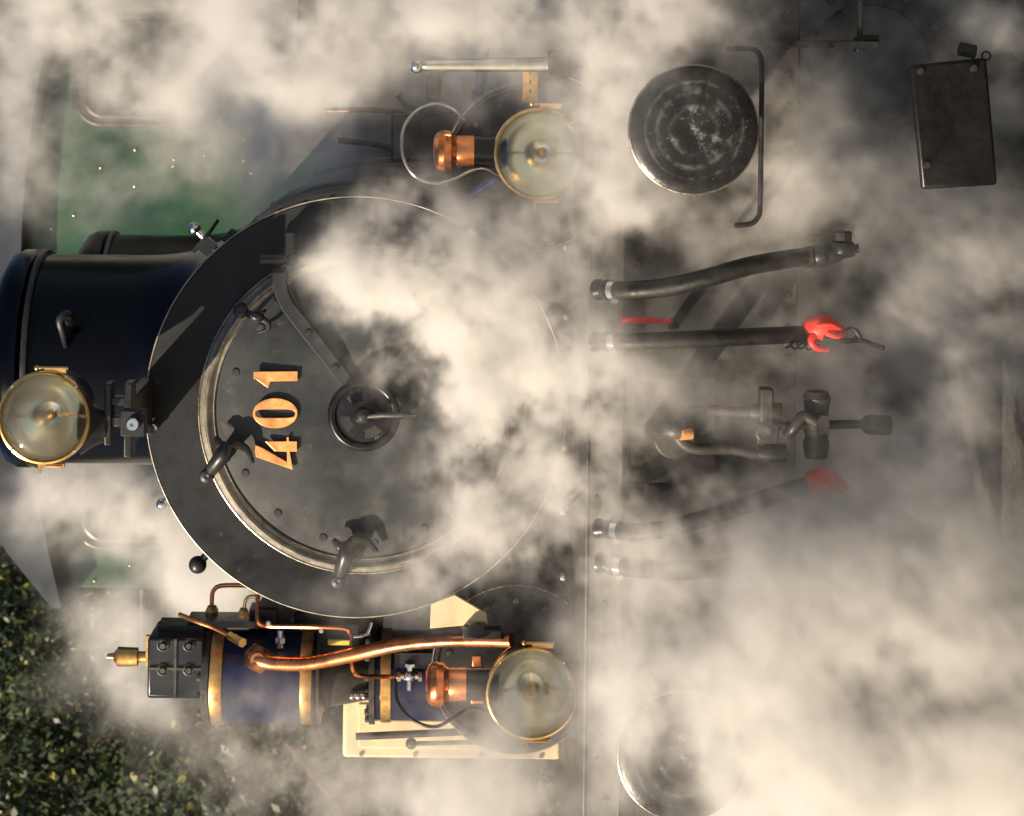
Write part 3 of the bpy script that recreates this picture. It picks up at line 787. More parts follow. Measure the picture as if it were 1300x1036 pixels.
b = Bld(pax(230)); hb = pax(229, 834); b.box(hb + Vector((0, -.02, 0)), (74 * kp, .22, 70 * kp)); b.box(pax(228, 872), (12 * kp, .16, 74 * kp)); hd = b.build('pump_head', BLACK, pump_o, bevel=.008)
b = Bld(pax(230)); yf = YP - .13
b.box((hb.x, yf - .004, hb.z), (74 * kp, .008, .008)); b.box((hb.x, yf - .004, hb.z), (.008, .0085, 66 * kp))
for q in ((207, 819), (240, 819), (207, 850), (240, 850)):
    p = at(*q, yf); b.lathe(p, (0, -1, 0), [(.020, 0), (.020, .006), (.016, .008), (.0155, .002), (.012, .002)], 20); b.hexnut(p, (0, -1, 0), .011, .016)
b.build('head_studs', IRONG, pump_o)
b = Bld(pax(165, 832)); t0 = at(190, 834, YP); b.lathe(t0 + Vector((0, 0, -.0)), (0, 0, 1), [(.018, 0), (.018, 14 * kp), (.030, 15 * kp), (.032, 40 * kp), (.024, 42 * kp), (.012, 46 * kp), (.008, 54 * kp), (0, 55 * kp)], 24); b.box(at(188, 826, YP - .05), (.10, .02, .012)); b.build('brass_cap', BRASSM, pump_o)
# second, lower cylinder
b = Bld(pax(560)); A = pax(478); b.lathe(A, (0, 0, -1), [(0, 0), (56 * kp, 0), (56 * kp, 138 * kp), (0, 138 * kp)], 64); low_o = b.build('pump_lower_cylinder', BLUE, loco)
low_o['label'] = 'dark blue lower cylinder of the air pump'
b = Bld(pax(482)); b.lathe(pax(484), (0, 0, -1), [(56 * kp, 0), (58 * kp, .002), (58 * kp, 13 * kp), (56 * kp, 13.5 * kp)], 64); b.build('brass_band', BRASSM, low_o)
b = Bld(pax(470)); b.lathe(pax(470), (0, 0, -1), [(0, 0), (60 * kp, 0), (60 * kp, 7 * kp), (0, 7 * kp)], 64)
for k in range(14):
    a = 2 * PI * k / 14; p = pax(470) + Vector((math.cos(a) * 54 * kp, math.sin(a) * 54 * kp, 0)); b.hexnut(p, (0, 0, 1), .011, .014)
b.build('pump_flange', IRONG, low_o)
b = Bld(pax(440)); b.cyl(pax(402, 850), pax(472, 850), .03)
b.cyl(at(445, 882, YP - .1), at(472, 882, YP - .1), .008)
for x_ in (447, 455, 463): b.ball(at(x_, 884, YP - .1), .013, 12)
b.cyl(at(404, 876, YP), at(470, 877, YP), .008); b.build('piston_rod', STEEL, low_o)
# drain cocks
b = Bld(at(520, 858, .25)); c_ = at(520, 858, .25); b.ball(c_, .022); b.cyl(c_ + Vector((0, 0, .035)), c_ - Vector((0, 0, .035)), .012); b.cyl(c_ + Vector((.035, 0, 0)), c_ - Vector((.045, 0, 0)), .011); b.hexnut(c_ + Vector((0, 0, .028)), (0, 0, 1), .018, .014); b.hexnut(c_ - Vector((0, 0, .028)), (0, 0, -1), .018, .014); b.hexnut(c_ + Vector((.03, 0, 0)), (1, 0, 0), .017, .012)
b.build('drain_cock', STEEL, low_o)
# copper pipework
b = Bld(at(440, 830, .2)); b.tube([at(x, y, d_) for x, y, d_ in ((322, 832, .22), (330, 838, .20), (346, 842, .19), (375, 843, .18), (400, 841, .17), (440, 833, .15), (475, 825, .13), (510, 818, .10), (560, 813, .06), (610, 812, .0), (650, 813, -.05))], 9.3 * S0, 20, 5)
fp = b.build('thick_copper_pipe', COPPER, loco)
b = Bld(at(318, 831, .2)); b.lathe(at(330, 838, .23), (at(306, 822, .16) - at(330, 838, .23)), [(.043, -.01), (.043, .036), (.032, .042), (0, .042)], 6); b.lathe(at(330, 838, .21), (.2, -1, .2), [(.030, 0), (.030, .02), (.024, .028), (0, .028)], 24); b.build('union_nut', COPPER, fp)
def thin(pts, r=.0075, m=COPPER, nm='thin_copper_pipe'):
    b = Bld(at(*pts[0])); b.tube([at(*p) for p in pts], r, 10, 5); return b.build(nm, m, loco)
thin([(269, 780, .5), (269, 760, .5), (271, 750, .5), (279, 744, .5), (300, 743, .5), (330, 744, .5)])
thin([(310, 778, .4), (311, 765, .4), (316, 758, .4), (330, 757, .4)], .006, BRASS, 'thin_brass_pipe')
thin([(327, 756, .3), (327, 770, .28), (327, 786, .25), (332, 793, .25), (345, 795, .25), (400, 796, .2), (432, 797, .2), (443, 801, .2), (446, 812, .2), (447, 840, .15), (449, 852, .15), (457, 858, .15), (480, 859, .2), (500, 859, .25)])
thin([(228, 780, .35), (250, 789, .3), (270, 796, .28), (290, 806, .25), (300, 812, .2)])
b = Bld(at(304, 814, .2)); b.cyl(at(292, 807, .24), at(308, 816, .18), .014, .016, 6); b.build('pipe_union', BRASS, loco, split=True)
b = Bld(at(269, 778, .5)); b.hexnut(at(262, 778, .5) , (0, 0, 1), .02, .05) if False else b.lathe(at(269, 773, .5), (-1, 0, 0), [(.016, -.01), (.024, .004), (.024, .016), (.016, .03), (0, .03)], 6); b.lathe(at(309, 776, .4), (-1, 0, 0), [(.012, -.01), (.018, 0), (.018, .02), (0, .02)], 6); b.build('pipe_union', BRASS, loco, split=True)
b = Bld(at(300, 790, .5)); b.box(at(290, 787, .45), (.022, .12, .26)); b.box(at(335, 800, .5), (.16, .10, .09)); b.box(at(395, 812, .55), (.14, .14, .32)); b.box(at(352, 770, .5), (.16, .06, .12), Matrix.Rotation(.5, 3, 'Y')); b.box(at(430, 805, .6), (.2, .1, .3)); b.box(at(450, 850, .5), (.12, .08, .12)); b.box(at(232, 793, .42), (.02, .1, .15))
b.build('pump_bracket', BLACK, loco, split=True)
b = Bld(at(356, 808, .3)); b.cyl(at(356, 800, .3), at(356, 822, .3), .012); b.hexnut(at(356, 809, .3), (-1, 0, 0), .017, .02); b.bolt(at(341, 791, .2), .01); b.bolt(at(408, 800, .2), .01); b.build('bracket_bolt', STEEL, loco, split=True)
b = Bld(at(430, 815, .25)); b.box(at(430, 815, .25), (6 * S0, .02, 28 * S0)); b.build('yellow_handle', YELLOW, loco)
b = Bld(at(445, 813, .4)); b.tube([at(447, 808, .35), at(460, 807, .35), at(467, 803, .35), at(472, 790, .35)], .006, 8, 4); b.build('thin_steel_pipe', STEEL, loco)
b = Bld(at(598, 838, .2)); b.box(at(605, 838, .15), (.035, .03, .030)); b.box(at(606, 872, .1), (.10, .03, .04)); b.build('copper_clip', COPPER, loco, bevel=.003)
b = Bld(at(560, 840, .3)); b.box(at(560, 835, .3), (.05, .08, .30)); b.box(at(610, 858, .2), (.12, .1, .10)); b.build('pump_bracket', IRON, loco, split=True)
# cream box and its rail behind the lamp
c_ = at(560, 922, .5); LT = at(437, 900, .6).z; LH = LT - ztop; P0 = Vector((c_.x, .5, ztop + LH / 2))
b = Bld(P0); b.box(P0 + Vector((0, .25, 0)), (.22, .5, LH)); bx = b.build('cream_locker', CREAM, loco, bevel=.012)
b = Bld(P0); b.box(P0 + Vector((0, .0, 0)), (.15, .012, LH - .10)); b.build('locker_door', CREAM, bx, bevel=.006)
b = Bld(P0)
for dz_ in (-.3, -.1, .12, .3): b.bolt(P0 + Vector((.095, 0, dz_)), .008, .008); b.bolt(P0 + Vector((-.095, 0, dz_)), .008, .008)
b.build('locker_screw', IRONG, bx, split=True)
bx['label'] = 'cream painted locker behind the air pump'
b = Bld(at(560, 942, .2)); b.cyl(at(522, 944, .2), at(700, 940, .2), .007); b.ball(at(522, 944, .2), .018); b.cyl(at(452, 935, .4), at(610, 928, .38), .012); b.build('locker_handrail', IRON, loco)

# ------------------------------------------------------------------ hoses on the beam
def hose(pts, r, fit=True, nm='air_hose', lab=None):
    P = [at(*p) for p in pts]; b = Bld(P[0]); b.tube(P, r, 20, 8); o = b.build(nm, RUBBER, loco)
    if lab: o['label'] = lab
    d0 = (P[1] - P[0]).normalized()
    b = Bld(P[0]); b.lathe(P[0] - d0 * .03, d0, [(0, 0), (r * 1.15, 0), (r * 1.15, .012), (r * .95, .02), (r * .95, .035), (r * 1.12, .036), (r * 1.12, .045)], 28); b.build('hose_socket', IRON, o)
    b = Bld(P[0]); b.lathe(P[0] + d0 * .022, d0, [(r * 1.0, 0), (r * 1.10, .001), (r * 1.10, .020), (r * 1.0, .021)], 28); b.box(P[0] + d0 * .032 + Vector((-r * 1.1, -.01, 0)), (.012, .02, .02)); b.build('hose_clip', STEEL, o)
    return o, P
h1, P1 = hose([(768, 368, -.72), (800, 369, -.78), (850, 364, -.82), (900, 352, -.84), (950, 338, -.82), (1000, 329, -.76), (1036, 325, -.7)], .0255)
b = Bld(P1[-1]); b.lathe(at(1022, 327, -.72), at(1048, 323, -.72) - at(1022, 327, -.72), [(.029, 0), (.031, .02), (.027, .024), (.031, .03), (.031, .05), (0, .05)], 24)
b.tube([at(1040, 325, -.7), at(1056, 322, -.7), at(1068, 318, -.7), at(1084, 316, -.7)], lambda t: .033 - .012 * t, 16, 5); b.hexnut(at(1070, 306, -.72), (1, 0, 0), .026, .028); b.lathe(at(1070, 312, -.72), (1, 0, 0), [(.03, -.02), (.034, 0), (.03, .01)], 20); b.cyl(at(1084, 316, -.7), at(1090, 315, -.7), .013)
b.build('hose_coupling', IRON, h1)
h2, P2 = hose([(765, 434, -.72), (800, 434, -.76), (850, 432, -.78), (900, 430, -.78), (960, 427, -.76), (1030, 424, -.70)], .024)
def redcap(px, py, par, big=True):
    b = Bld(at(px, py, -.72)); 
    b.tube([at(px - 22, py + 2, -.70), at(px - 10, py - 2, -.72), at(px + 6, py - 3, -.73), at(px + 20, py + 4, -.70)], lambda t: .030 + .012 * math.sin(PI * min(1, t * 1.3)) - .012 * t, 18, 6)
    b.tube([at(px - 14, py + 4, -.74), at(px - 19, py + 14, -.75), at(px - 12, py + 23, -.75), at(px + 2, py + 25, -.74)], lambda t: .013 - .006 * t, 12, 5)
    b.tube([at(px + 0, py + 4, -.76), at(px + 14, py + 9, -.76), at(px + 22, py + 6, -.74)], .008, 10, 4)
    b.tube([at(px - 12, py - 5, -.765), at(px + 6, py - 7, -.77), at(px + 18, py - 1, -.745)], .007, 10, 4)
    return b.build('red_hose_cap', RED, par)
redcap(1049, 419, h2)
b = Bld(at(1070, 430, -.7)); b.tube([at(1045, 430, -.76), at(1062, 431, -.76), at(1075, 433, -.75), (at(1092, 432, -.75)), at(1120, 441, -.75)], lambda t: .008 - .003 * abs(t - .5), 12, 6)
b.torus(at(1080, 424, -.75), (0, 1, 0), .016, .004, 24, 8); b.tube([at(1086, 419, -.75), at(1091, 426, -.75), at(1093, 434, -.75)], .007, 10, 4); b.ball(at(1120, 441, -.75), .008, 10); b.build('coupling_lever', IRON, h2)
b = Bld(at(1010, 437, -.7))
for k in range(5):
    p = at(1000 + k * 9, 438 + .6 * k, -.74); b.torus(p, (0, 1, .0) if k % 2 else (.3, .4, .2), .009, .0028, 16, 6)
b.build('keeper_chain', IRONG, h2)
b = Bld(at(820, 407, -.7)); b.tube([at(789, 405.5, -.72), at(810, 406.5, -.72), at(853, 408, -.72)], lambda t: .0105 - .003 * t, 12, 4); cockr = b.build('red_cock_handle', RED, loco)
b = Bld(at(855, 408, -.7)); b.cyl(at(855, 404, -.72), at(855, 414, -.72), .010); b.cyl(at(855, 414, -.72), at(855, 414, -.5), .015); b.box(at(850, 441, -.68), (.02, .03, .04)); b.build('cock_body', IRONG, cockr)
b = Bld(at(958, 395, -.6)); b.lathe(at(958, 388, -.45), (0, -1, 0), [(.0, .0), (.05, 0), (.05, .06), (.040, .07), (.038, .05), (0, .05)], 40); b.build('pipe_flange', IRONG, loco)
h3, P3 = hose([(770, 672, -.70), (810, 676, -.76), (860, 668, -.79), (920, 650, -.80), (980, 630, -.78), (1030, 614, -.70)], .024)
redcap(1050, 614, h3)
h4, P4 = hose([(772, 716, -.72), (810, 722, -.76), (870, 724, -.80), (940, 718, -.82), (1010, 704, -.80), (1080, 690, -.76), (1150, 678, -.7)], .0255)
b = Bld(P4[-1]); b.tube([at(1100, 679, -.72), at(1150, 680, -.72), at(1168, 677, -.72), at(1172, 669, -.72), at(1160, 665, -.72), at(1130, 663, -.72)], .012, 12, 6); b.build('hose_hook', IRONG, h4)

# ------------------------------------------------------------------ draw hook and screw coupling
YK = -.85
b = Bld(at(850, 545, -.6)); b.lathe(at(850, 545, -.53), (0, -1, 0), [(.12, 0), (.12, .02), (.07, .03), (.06, .14), (0, .14)], 36); b.box(at(850, 545, -.56), (.30, .03, .26)); dh = b.build('draw_hook', IRONG, loco, bevel=.006)
b = Bld(at(850, 545, -.7)); b.tube([at(835, 545, -.60), at(832, 545, -.75), at(838, 545, -.88), at(860, 546, -.94), at(874, 546, -.88), at(872, 546, -.80)], lambda t: .036 - .020 * t, 16, 6); b.build('hook_jaw', IRONG, dh)
b = Bld(at(872, 551, -.92)); b.cyl(at(864, 551, -.95), at(878, 551, -.94), .017, .014, 16); b.build('hook_tip', NUMB, dh)
b = Bld(at(920, 545, YK))
b.tube([at(858, 540, YK), at(875, 522, YK), at(905, 521, YK), at(950, 523, YK), at(985, 523, YK)], .0145, 14, 6)
b.tube([at(858, 548, YK), at(866, 562, YK), at(885, 570, YK), at(930, 570, YK), at(965, 577, YK), at(990, 575, YK)], .0155, 14, 6)
b.lathe(at(985, 523, YK), (at(940, 523, YK) - at(985, 523, YK)), [(0, -.02), (.024, -.015), (.026, 0), (.024, .04), (.016, .07), (0, .07)], 20)
b.lathe(at(990, 575, YK), (at(950, 575, YK) - at(990, 575, YK)), [(0, -.02), (.024, -.015), (.026, 0), (.024, .04), (.016, .06), (0, .06)], 20)
sc_o = b.build('screw_coupling', IRONG, loco)
b = Bld(at(970, 549, YK)); b.box(at(973, 549, YK), (26 * sc(YK), .05, 28 * sc(YK))); b.lathe(at(969, 549, YK - .022), (0, -1, 0), [(.024, 0), (.026, .012), (.020, .02), (.012, .018), (0, .014)], 24); b.box(at(972, 525, YK), (.14, .05, .035)); b.build('trunnion_block', IRONG, sc_o, bevel=.006)
b = Bld(at(1030, 540, YK)); b.cyl(at(985, 541, YK), at(1100, 538, YK), .012)
b.lathe(at(1037, 496, YK), (-1, 0, 0), [(0, 0), (.030, .002), (.038, .02), (.034, .04), (.030, .07), (.034, .10), (.030, .125), (.036, .14), (.03, .18), (0, .185)], 28)
b.tube([at(1000, 552, YK - .03), at(1008, 543, YK - .05), at(1020, 528, YK - .05), at(1036, 536, YK - .05)], .015, 12, 5)
b.box(at(1044, 538, YK - .03), (.05, .04, .03)); b.build('coupling_screw', IRONG, sc_o)
b = Bld(at(1110, 539, YK)); b.lathe(at(1095, 539, YK), (at(1131, 540, YK) - at(1095, 539, YK)), [(0, 0), (.018, .001), (.024, .008), (.027, .02), (.027, .07), (.025, .076), (0, .078)], 28); b.build('weight_handle', IRON, sc_o)

# brake pipe valve body glimpsed between the hoses
b = Bld(at(905, 470, -.4)); b.lathe(at(910, 480, -.42), (0, -1, 0), [(0.12, 0), (.12, .05), (.09, .06), (0, .06)], 40); b.build('brake_flange', IRON, loco)
# ------------------------------------------------------------------ rails and sleepers
for sx in (-.75, .75):
    b = Bld((sx, 5, 0)); b.prism([(sx - .035, 0), (sx + .035, 0), (sx + .035, -.035), (sx + .01, -.05), (sx + .01, -.11), (sx + .06, -.13), (sx + .06, -.14), (sx - .06, -.14), (sx - .06, -.13), (sx - .01, -.11), (sx - .01, -.05), (sx - .035, -.035)], -4, 30)
    o = b.build('rail', RAIL)
    tag(o, 'rail under the locomotive on the side of the %s' % ('blue air pump' if sx < 0 else 'polished footplate post'), 'rail', 'rails of the track')
ORD = ['first', 'second', 'third', 'fourth', 'fifth', 'sixth', 'seventh', 'eighth', 'ninth', 'tenth']
for k in range(10):
    b = Bld((0, .3 + k * .68, -.2)); b.box((0, .3 + k * .68, -.17), (2.5, .24, .055))
    o = b.build('sleeper', WOOD, bevel=.008)
    tag(o, 'weathered wooden sleeper, the %s counting back from the buffers' % ORD[k], 'sleeper', 'sleepers under the rails')

# ------------------------------------------------------------------ trees behind
def leafmat(name, c1, c2, c3):
    M = bpy.data.materials.new(name); M.use_nodes = True; n = M.node_tree.nodes; L = M.node_tree.links; bs = n['Principled BSDF']
    at_ = n.new('ShaderNodeAttribute'); at_.attribute_name = 'leafv'
    cr = n.new('ShaderNodeValToRGB'); cr.color_ramp.elements[0].color = (*c1, 1); cr.color_ramp.elements[1].color = (*c3, 1); cr.color_ramp.elements[1].position = .97
    e = cr.color_ramp.elements.new(.72); e.color = (*c2, 1); e2 = cr.color_ramp.elements.new(.90); e2.color = (*c2, 1)
    L.new(at_.outputs['Fac'], cr.inputs[0]); L.new(cr.outputs[0], bs.inputs['Base Color']); bs.inputs['Roughness'].default_value = .5
    return M
LEAF = leafmat('mixed_leaves', (.006, .014, .004), (.022, .042, .009), (.22, .20, .03))
BARK = mat('bark', (.07, .05, .035), .9, bump=.8, scale=20)
def tree(x, y, h, rc, n, label):
    t = bpy.data.objects.new('leafy_tree', None); COL.objects.link(t); t.location = (x, y, -.18)
    tag(t, label, 'tree', 'trees behind the locomotive')
    b = Bld((x, y, -.18)); b.tube([(x, y, -.25), (x + .1, y, h * .3), (x - .1, y + .1, h * .7)], lambda q: .2 - .13 * q, 10, 5)
    for k in range(6):
        a = k * 1.05; z = h * (.3 + .08 * k); b.tube([(x, y, z), (x + math.cos(a) * rc * .5, y + math.sin(a) * rc * .5, z + h * .15)], lambda q: .07 - .05 * q, 6, 1)
    b.build('trunk', BARK, t)
    rng = np.random.default_rng(int(x * 10 + 1000))
    cl = []
    for k in range(46):
        d = rng.normal(size=3); d /= np.linalg.norm(d); r = rng.uniform(.35, 1) ** .6
        cl.append((x + d[0] * rc * r, y + d[1] * rc * r * .8, h * .56 + d[2] * h * .46 * r, rng.uniform(.3, .6)))
    cl = np.array(cl); idx = rng.integers(0, len(cl), n)
    off = rng.normal(size=(n, 3)) * .55; c = cl[idx, :3] + off * cl[idx, 3:4] * 1.3
    s_ = rng.uniform(.028, .065, n); a = rng.normal(size=(n, 3)); a /= np.linalg.norm(a, axis=1)[:, None]
    q = rng.normal(size=(n, 3)); bb = np.cross(a, q); bb /= np.linalg.norm(bb, axis=1)[:, None]
    v = np.empty((n, 4, 3)); 
    v[:, 0] = c - a * s_[:, None]; v[:, 1] = c + bb * s_[:, None] * .5; v[:, 2] = c + a * s_[:, None]; v[:, 3] = c - bb * s_[:, None] * .5
    v -= np.array((x, y, -.18))
    me = bpy.data.meshes.new('crown'); me.from_pydata(v.reshape(-1, 3).tolist(), [], np.arange(n * 4).reshape(n, 4).tolist())
    at_ = me.attributes.new('leafv', 'FLOAT', 'FACE'); at_.data.foreach_set('value', rng.random(n).astype(np.float32))
    me.materials.append(LEAF); o = bpy.data.objects.new('crown', me); COL.objects.link(o); o.parent = t
tree(-5.6, 11.5, 7.6, 2.7, 40800, 'dark green leafy tree behind the locomotive, in the lower left corner of the photo')
tree(-3.3, 13.5, 9.4, 2.6, 31200, 'dark leafy tree half hidden by the green cab edge and the air pump')
tree(-8.6, 14.0, 8.0, 2.8, 19200, 'leafy tree outermost on the air pump side of the locomotive')
tree(4.8, 14.0, 8.5, 2.8, 16800, 'leafy tree hidden behind the steam beyond the polished post')
tree(.6, 17.0, 10.5, 3.0, 16800, 'tall leafy tree straight behind the cab roof')

tree(-6.2, 16.5, 10.0, 3.2, 31200, 'tall dark tree standing behind the lower left corner tree')
tree(-3.0, 18.5, 11.0, 3.2, 26400, 'tall dark tree furthest back, beyond the corner of the cab roof')
# ------------------------------------------------------------------ steam: a density grid of real puffs in space
def steam(name, label, lo, hi, vox, puffs, seed, amp, dens, warp=.10, freq=2.6, base=None):
    """puffs: (px, py, Y, radius in px at that depth, optical depth); built as 3D gaussians in metres, broken up by 3D noise"""
    lo = np.array(lo); hi = np.array(hi); nx, ny, nz = [int(round((hi[i] - lo[i]) / vox[i])) + 1 for i in range(3)]
    ax = [np.linspace(lo[i], hi[i], n).astype(np.float32) for i, n in enumerate((nx, ny, nz))]
    rng = np.random.default_rng(seed)
    def noise(f, oct_, rough=.55, ysq=1.0):
        tot = np.zeros((nx, ny, nz), np.float32); w = 1.; sw = 0.
        for o in range(oct_):
            ff = f * 2 ** o; fi = (ff, ff * ysq, ff); dims = [int(math.ceil((hi[i] - lo[i]) * fi[i])) + 4 for i in range(3)]
            g_ = rng.random(dims, dtype=np.float32); sh = rng.random(3)
            A = g_
            for i in range(3):
                t = (ax[i] - lo[i]) * fi[i] + sh[i]; k = np.floor(t).astype(int); fr = (t - k).astype(np.float32); fr = fr * fr * (3 - 2 * fr)
                shp = [1, 1, 1]; shp[i] = -1; fr = fr.reshape(shp)
                A = np.take(A, k, axis=i) * (1 - fr) + np.take(A, k + 1, axis=i) * fr
            tot += A * w; sw += w; w *= rough
        return tot / sw - .5
    wx = noise(freq * .9, 5) * warp * 3.4; wy = noise(freq * 1.2, 3) * warp * 2; wz = noise(freq * .9, 5) * warp * 3.4
    X = ax[0][:, None, None] + wx; Y = ax[1][None, :, None] + wy; Z = ax[2][None, None, :] + wz
    Dn = np.zeros((nx, ny, nz), np.float32); Ds = np.zeros((nx, ny, nz), np.float32)   # Ds: the even, dense bank
    for (px, py, yy, r, tau) in puffs:
        c = at(px, py, yy); rr = r * sc(yy); ry = min(max(rr, .09), .20 if lo[1] < 0 else .34)
        # only a sub box
        sl = []
        for i, (cc, q) in enumerate(((c.x, rr), (c.y, ry), (c.z, rr))):
            i0 = int(np.searchsorted(ax[i], cc - q * 2.3 - warp)); i1 = int(np.searchsorted(ax[i], cc + q * 2.3 + warp)); sl.append(slice(i0, i1))
        sl = tuple(sl)
        if any(s_.stop <= s_.start for s_ in sl): continue
        d2 = ((X[sl] - c.x) / rr) ** 2 + ((Y[sl] - c.y) / ry) ** 2 + ((Z[sl] - c.z) / rr) ** 2
        (Ds if px > 1000 and py > 790 else Dn)[sl] += tau / (ry * 1.77) * np.exp(-d2)
    del X, Y, Z, wx, wy, wz
    nn = noise(freq * 1.5, 6, .78, .4); nn *= .105 / nn.std()
    tex = np.clip(.82 + nn * amp, 0, 4) ** 1.9
    Dn = Dn * tex + Ds * np.clip(.9 + nn * amp * .72, .06, 3.5) ** 1.25; del Ds
    Dn = np.clip(Dn - .04, 0, None) * dens
    # fade at the box faces
    for i, n in enumerate((nx, ny, nz)):
        e = np.clip(np.minimum(np.arange(n), n - 1 - np.arange(n)) / 4, 0, 1).astype(np.float32); shp = [1, 1, 1]; shp[i] = -1; Dn *= e.reshape(shp)
    # grid points as a vertex-only mesh that a Volume Cube node reads by index (x fastest last)
    me = bpy.data.meshes.new(name)
    G = np.stack(np.meshgrid(ax[0][[0, -1]], ax[1][[0, -1]], ax[2][[0, -1]], indexing='ij'), -1).reshape(-1, 3)
    n = nx * ny * nz
    me.vertices.add(n)
    co = np.empty((nx, ny, nz, 3), np.float32); co[..., 0] = ax[0][:, None, None]; co[..., 1] = ax[1][None, :, None]; co[..., 2] = ax[2][None, None, :]
    me.vertices.foreach_set('co', co.reshape(-1)); del co
    a_ = me.attributes.new('steam_density', 'FLOAT', 'POINT'); a_.data.foreach_set('value', Dn.reshape(-1))
    o = bpy.data.objects.new(name, me); COL.objects.link(o)
    tag(o, label, 'steam', kind='stuff')
    M = bpy.data.materials.new(name + '_vapour'); M.use_nodes = True; n_ = M.node_tree.nodes; n_.remove(n_['Principled BSDF'])
    pv = n_.new('ShaderNodeVolumePrincipled'); pv.inputs['Color'].default_value = (.985, .975, .96, 1); pv.inputs['Density'].default_value = 1.0; pv.inputs['Anisotropy'].default_value = .1
    pv.inputs['Density Attribute'].default_value = 'density'
    M.node_tree.links.new(pv.outputs[0], n_['Material Output'].inputs['Volume'])
    ng = bpy.data.node_groups.new(name + '_field', 'GeometryNodeTree')
    ng.interface.new_socket('Geometry', in_out='INPUT', socket_type='NodeSocketGeometry'); ng.interface.new_socket('Geometry', in_out='OUTPUT', socket_type='NodeSocketGeometry')
    N_ = ng.nodes; L = ng.links; gi = N_.new('NodeGroupInput'); go = N_.new('NodeGroupOutput')
    pos = N_.new('GeometryNodeInputPosition'); sep = N_.new('ShaderNodeSeparateXYZ'); L.new(pos.outputs[0], sep.inputs[0])
    def idx(comp, i, n):
        mr = N_.new('ShaderNodeMapRange'); L.new(sep.outputs[comp], mr.inputs['Value']); mr.inputs['From Min'].default_value = float(lo[i]); mr.inputs['From Max'].default_value = float(hi[i]); mr.inputs['To Max'].default_value = n - 1
        r_ = N_.new('ShaderNodeMath'); r_.operation = 'ROUND'; L.new(mr.outputs[0], r_.inputs[0]); return r_.outputs[0]
    ix, iy, iz = idx(0, 0, nx), idx(1, 1, ny), idx(2, 2, nz)
    # integer arithmetic keeps exact indices beyond float precision
    def im(op, a, b_):
        k = N_.new('FunctionNodeIntegerMath'); k.operation = op
        for s_, v_ in zip(k.inputs[:2], (a, b_)):
            if isinstance(v_, int): s_.default_value = v_
            else: L.new(v_, s_)
        return k.outputs[0]
    i1 = im('MULTIPLY', ix, ny * nz); i2 = im('MULTIPLY', iy, nz); ii = im('ADD', im('ADD', i1, i2), iz)
    si = N_.new('GeometryNodeSampleIndex'); si.data_type = 'FLOAT'; si.domain = 'POINT'; si.clamp = True
    na = N_.new('GeometryNodeInputNamedAttribute'); na.data_type = 'FLOAT'; na.inputs['Name'].default_value = 'steam_density'
    L.new(gi.outputs[0], si.inputs['Geometry']); L.new(na.outputs[0], si.inputs['Value']); L.new(ii, si.inputs['Index'])
    vc = N_.new('GeometryNodeVolumeCube')
    L.new(si.outputs[0], vc.inputs['Density']); vc.inputs['Background'].default_value = 0.0
    vc.inputs['Min'].default_value = tuple(float(q) for q in lo); vc.inputs['Max'].default_value = tuple(float(q) for q in hi)
    vc.inputs['Resolution X'].default_value = nx; vc.inputs['Resolution Y'].default_value = ny; vc.inputs['Resolution Z'].default_value = nz
    sm = N_.new('GeometryNodeSetMaterial'); sm.inputs['Material'].default_value = M
    L.new(vc.outputs[0], sm.inputs[0]); L.new(sm.outputs[0], go.inputs[0])
    md = o.modifiers.new('steam_volume', 'NODES'); md.node_group = ng
    me.materials.append(M)
    print(name, nx, ny, nz, 'mean density', float(Dn.mean()))
    return o

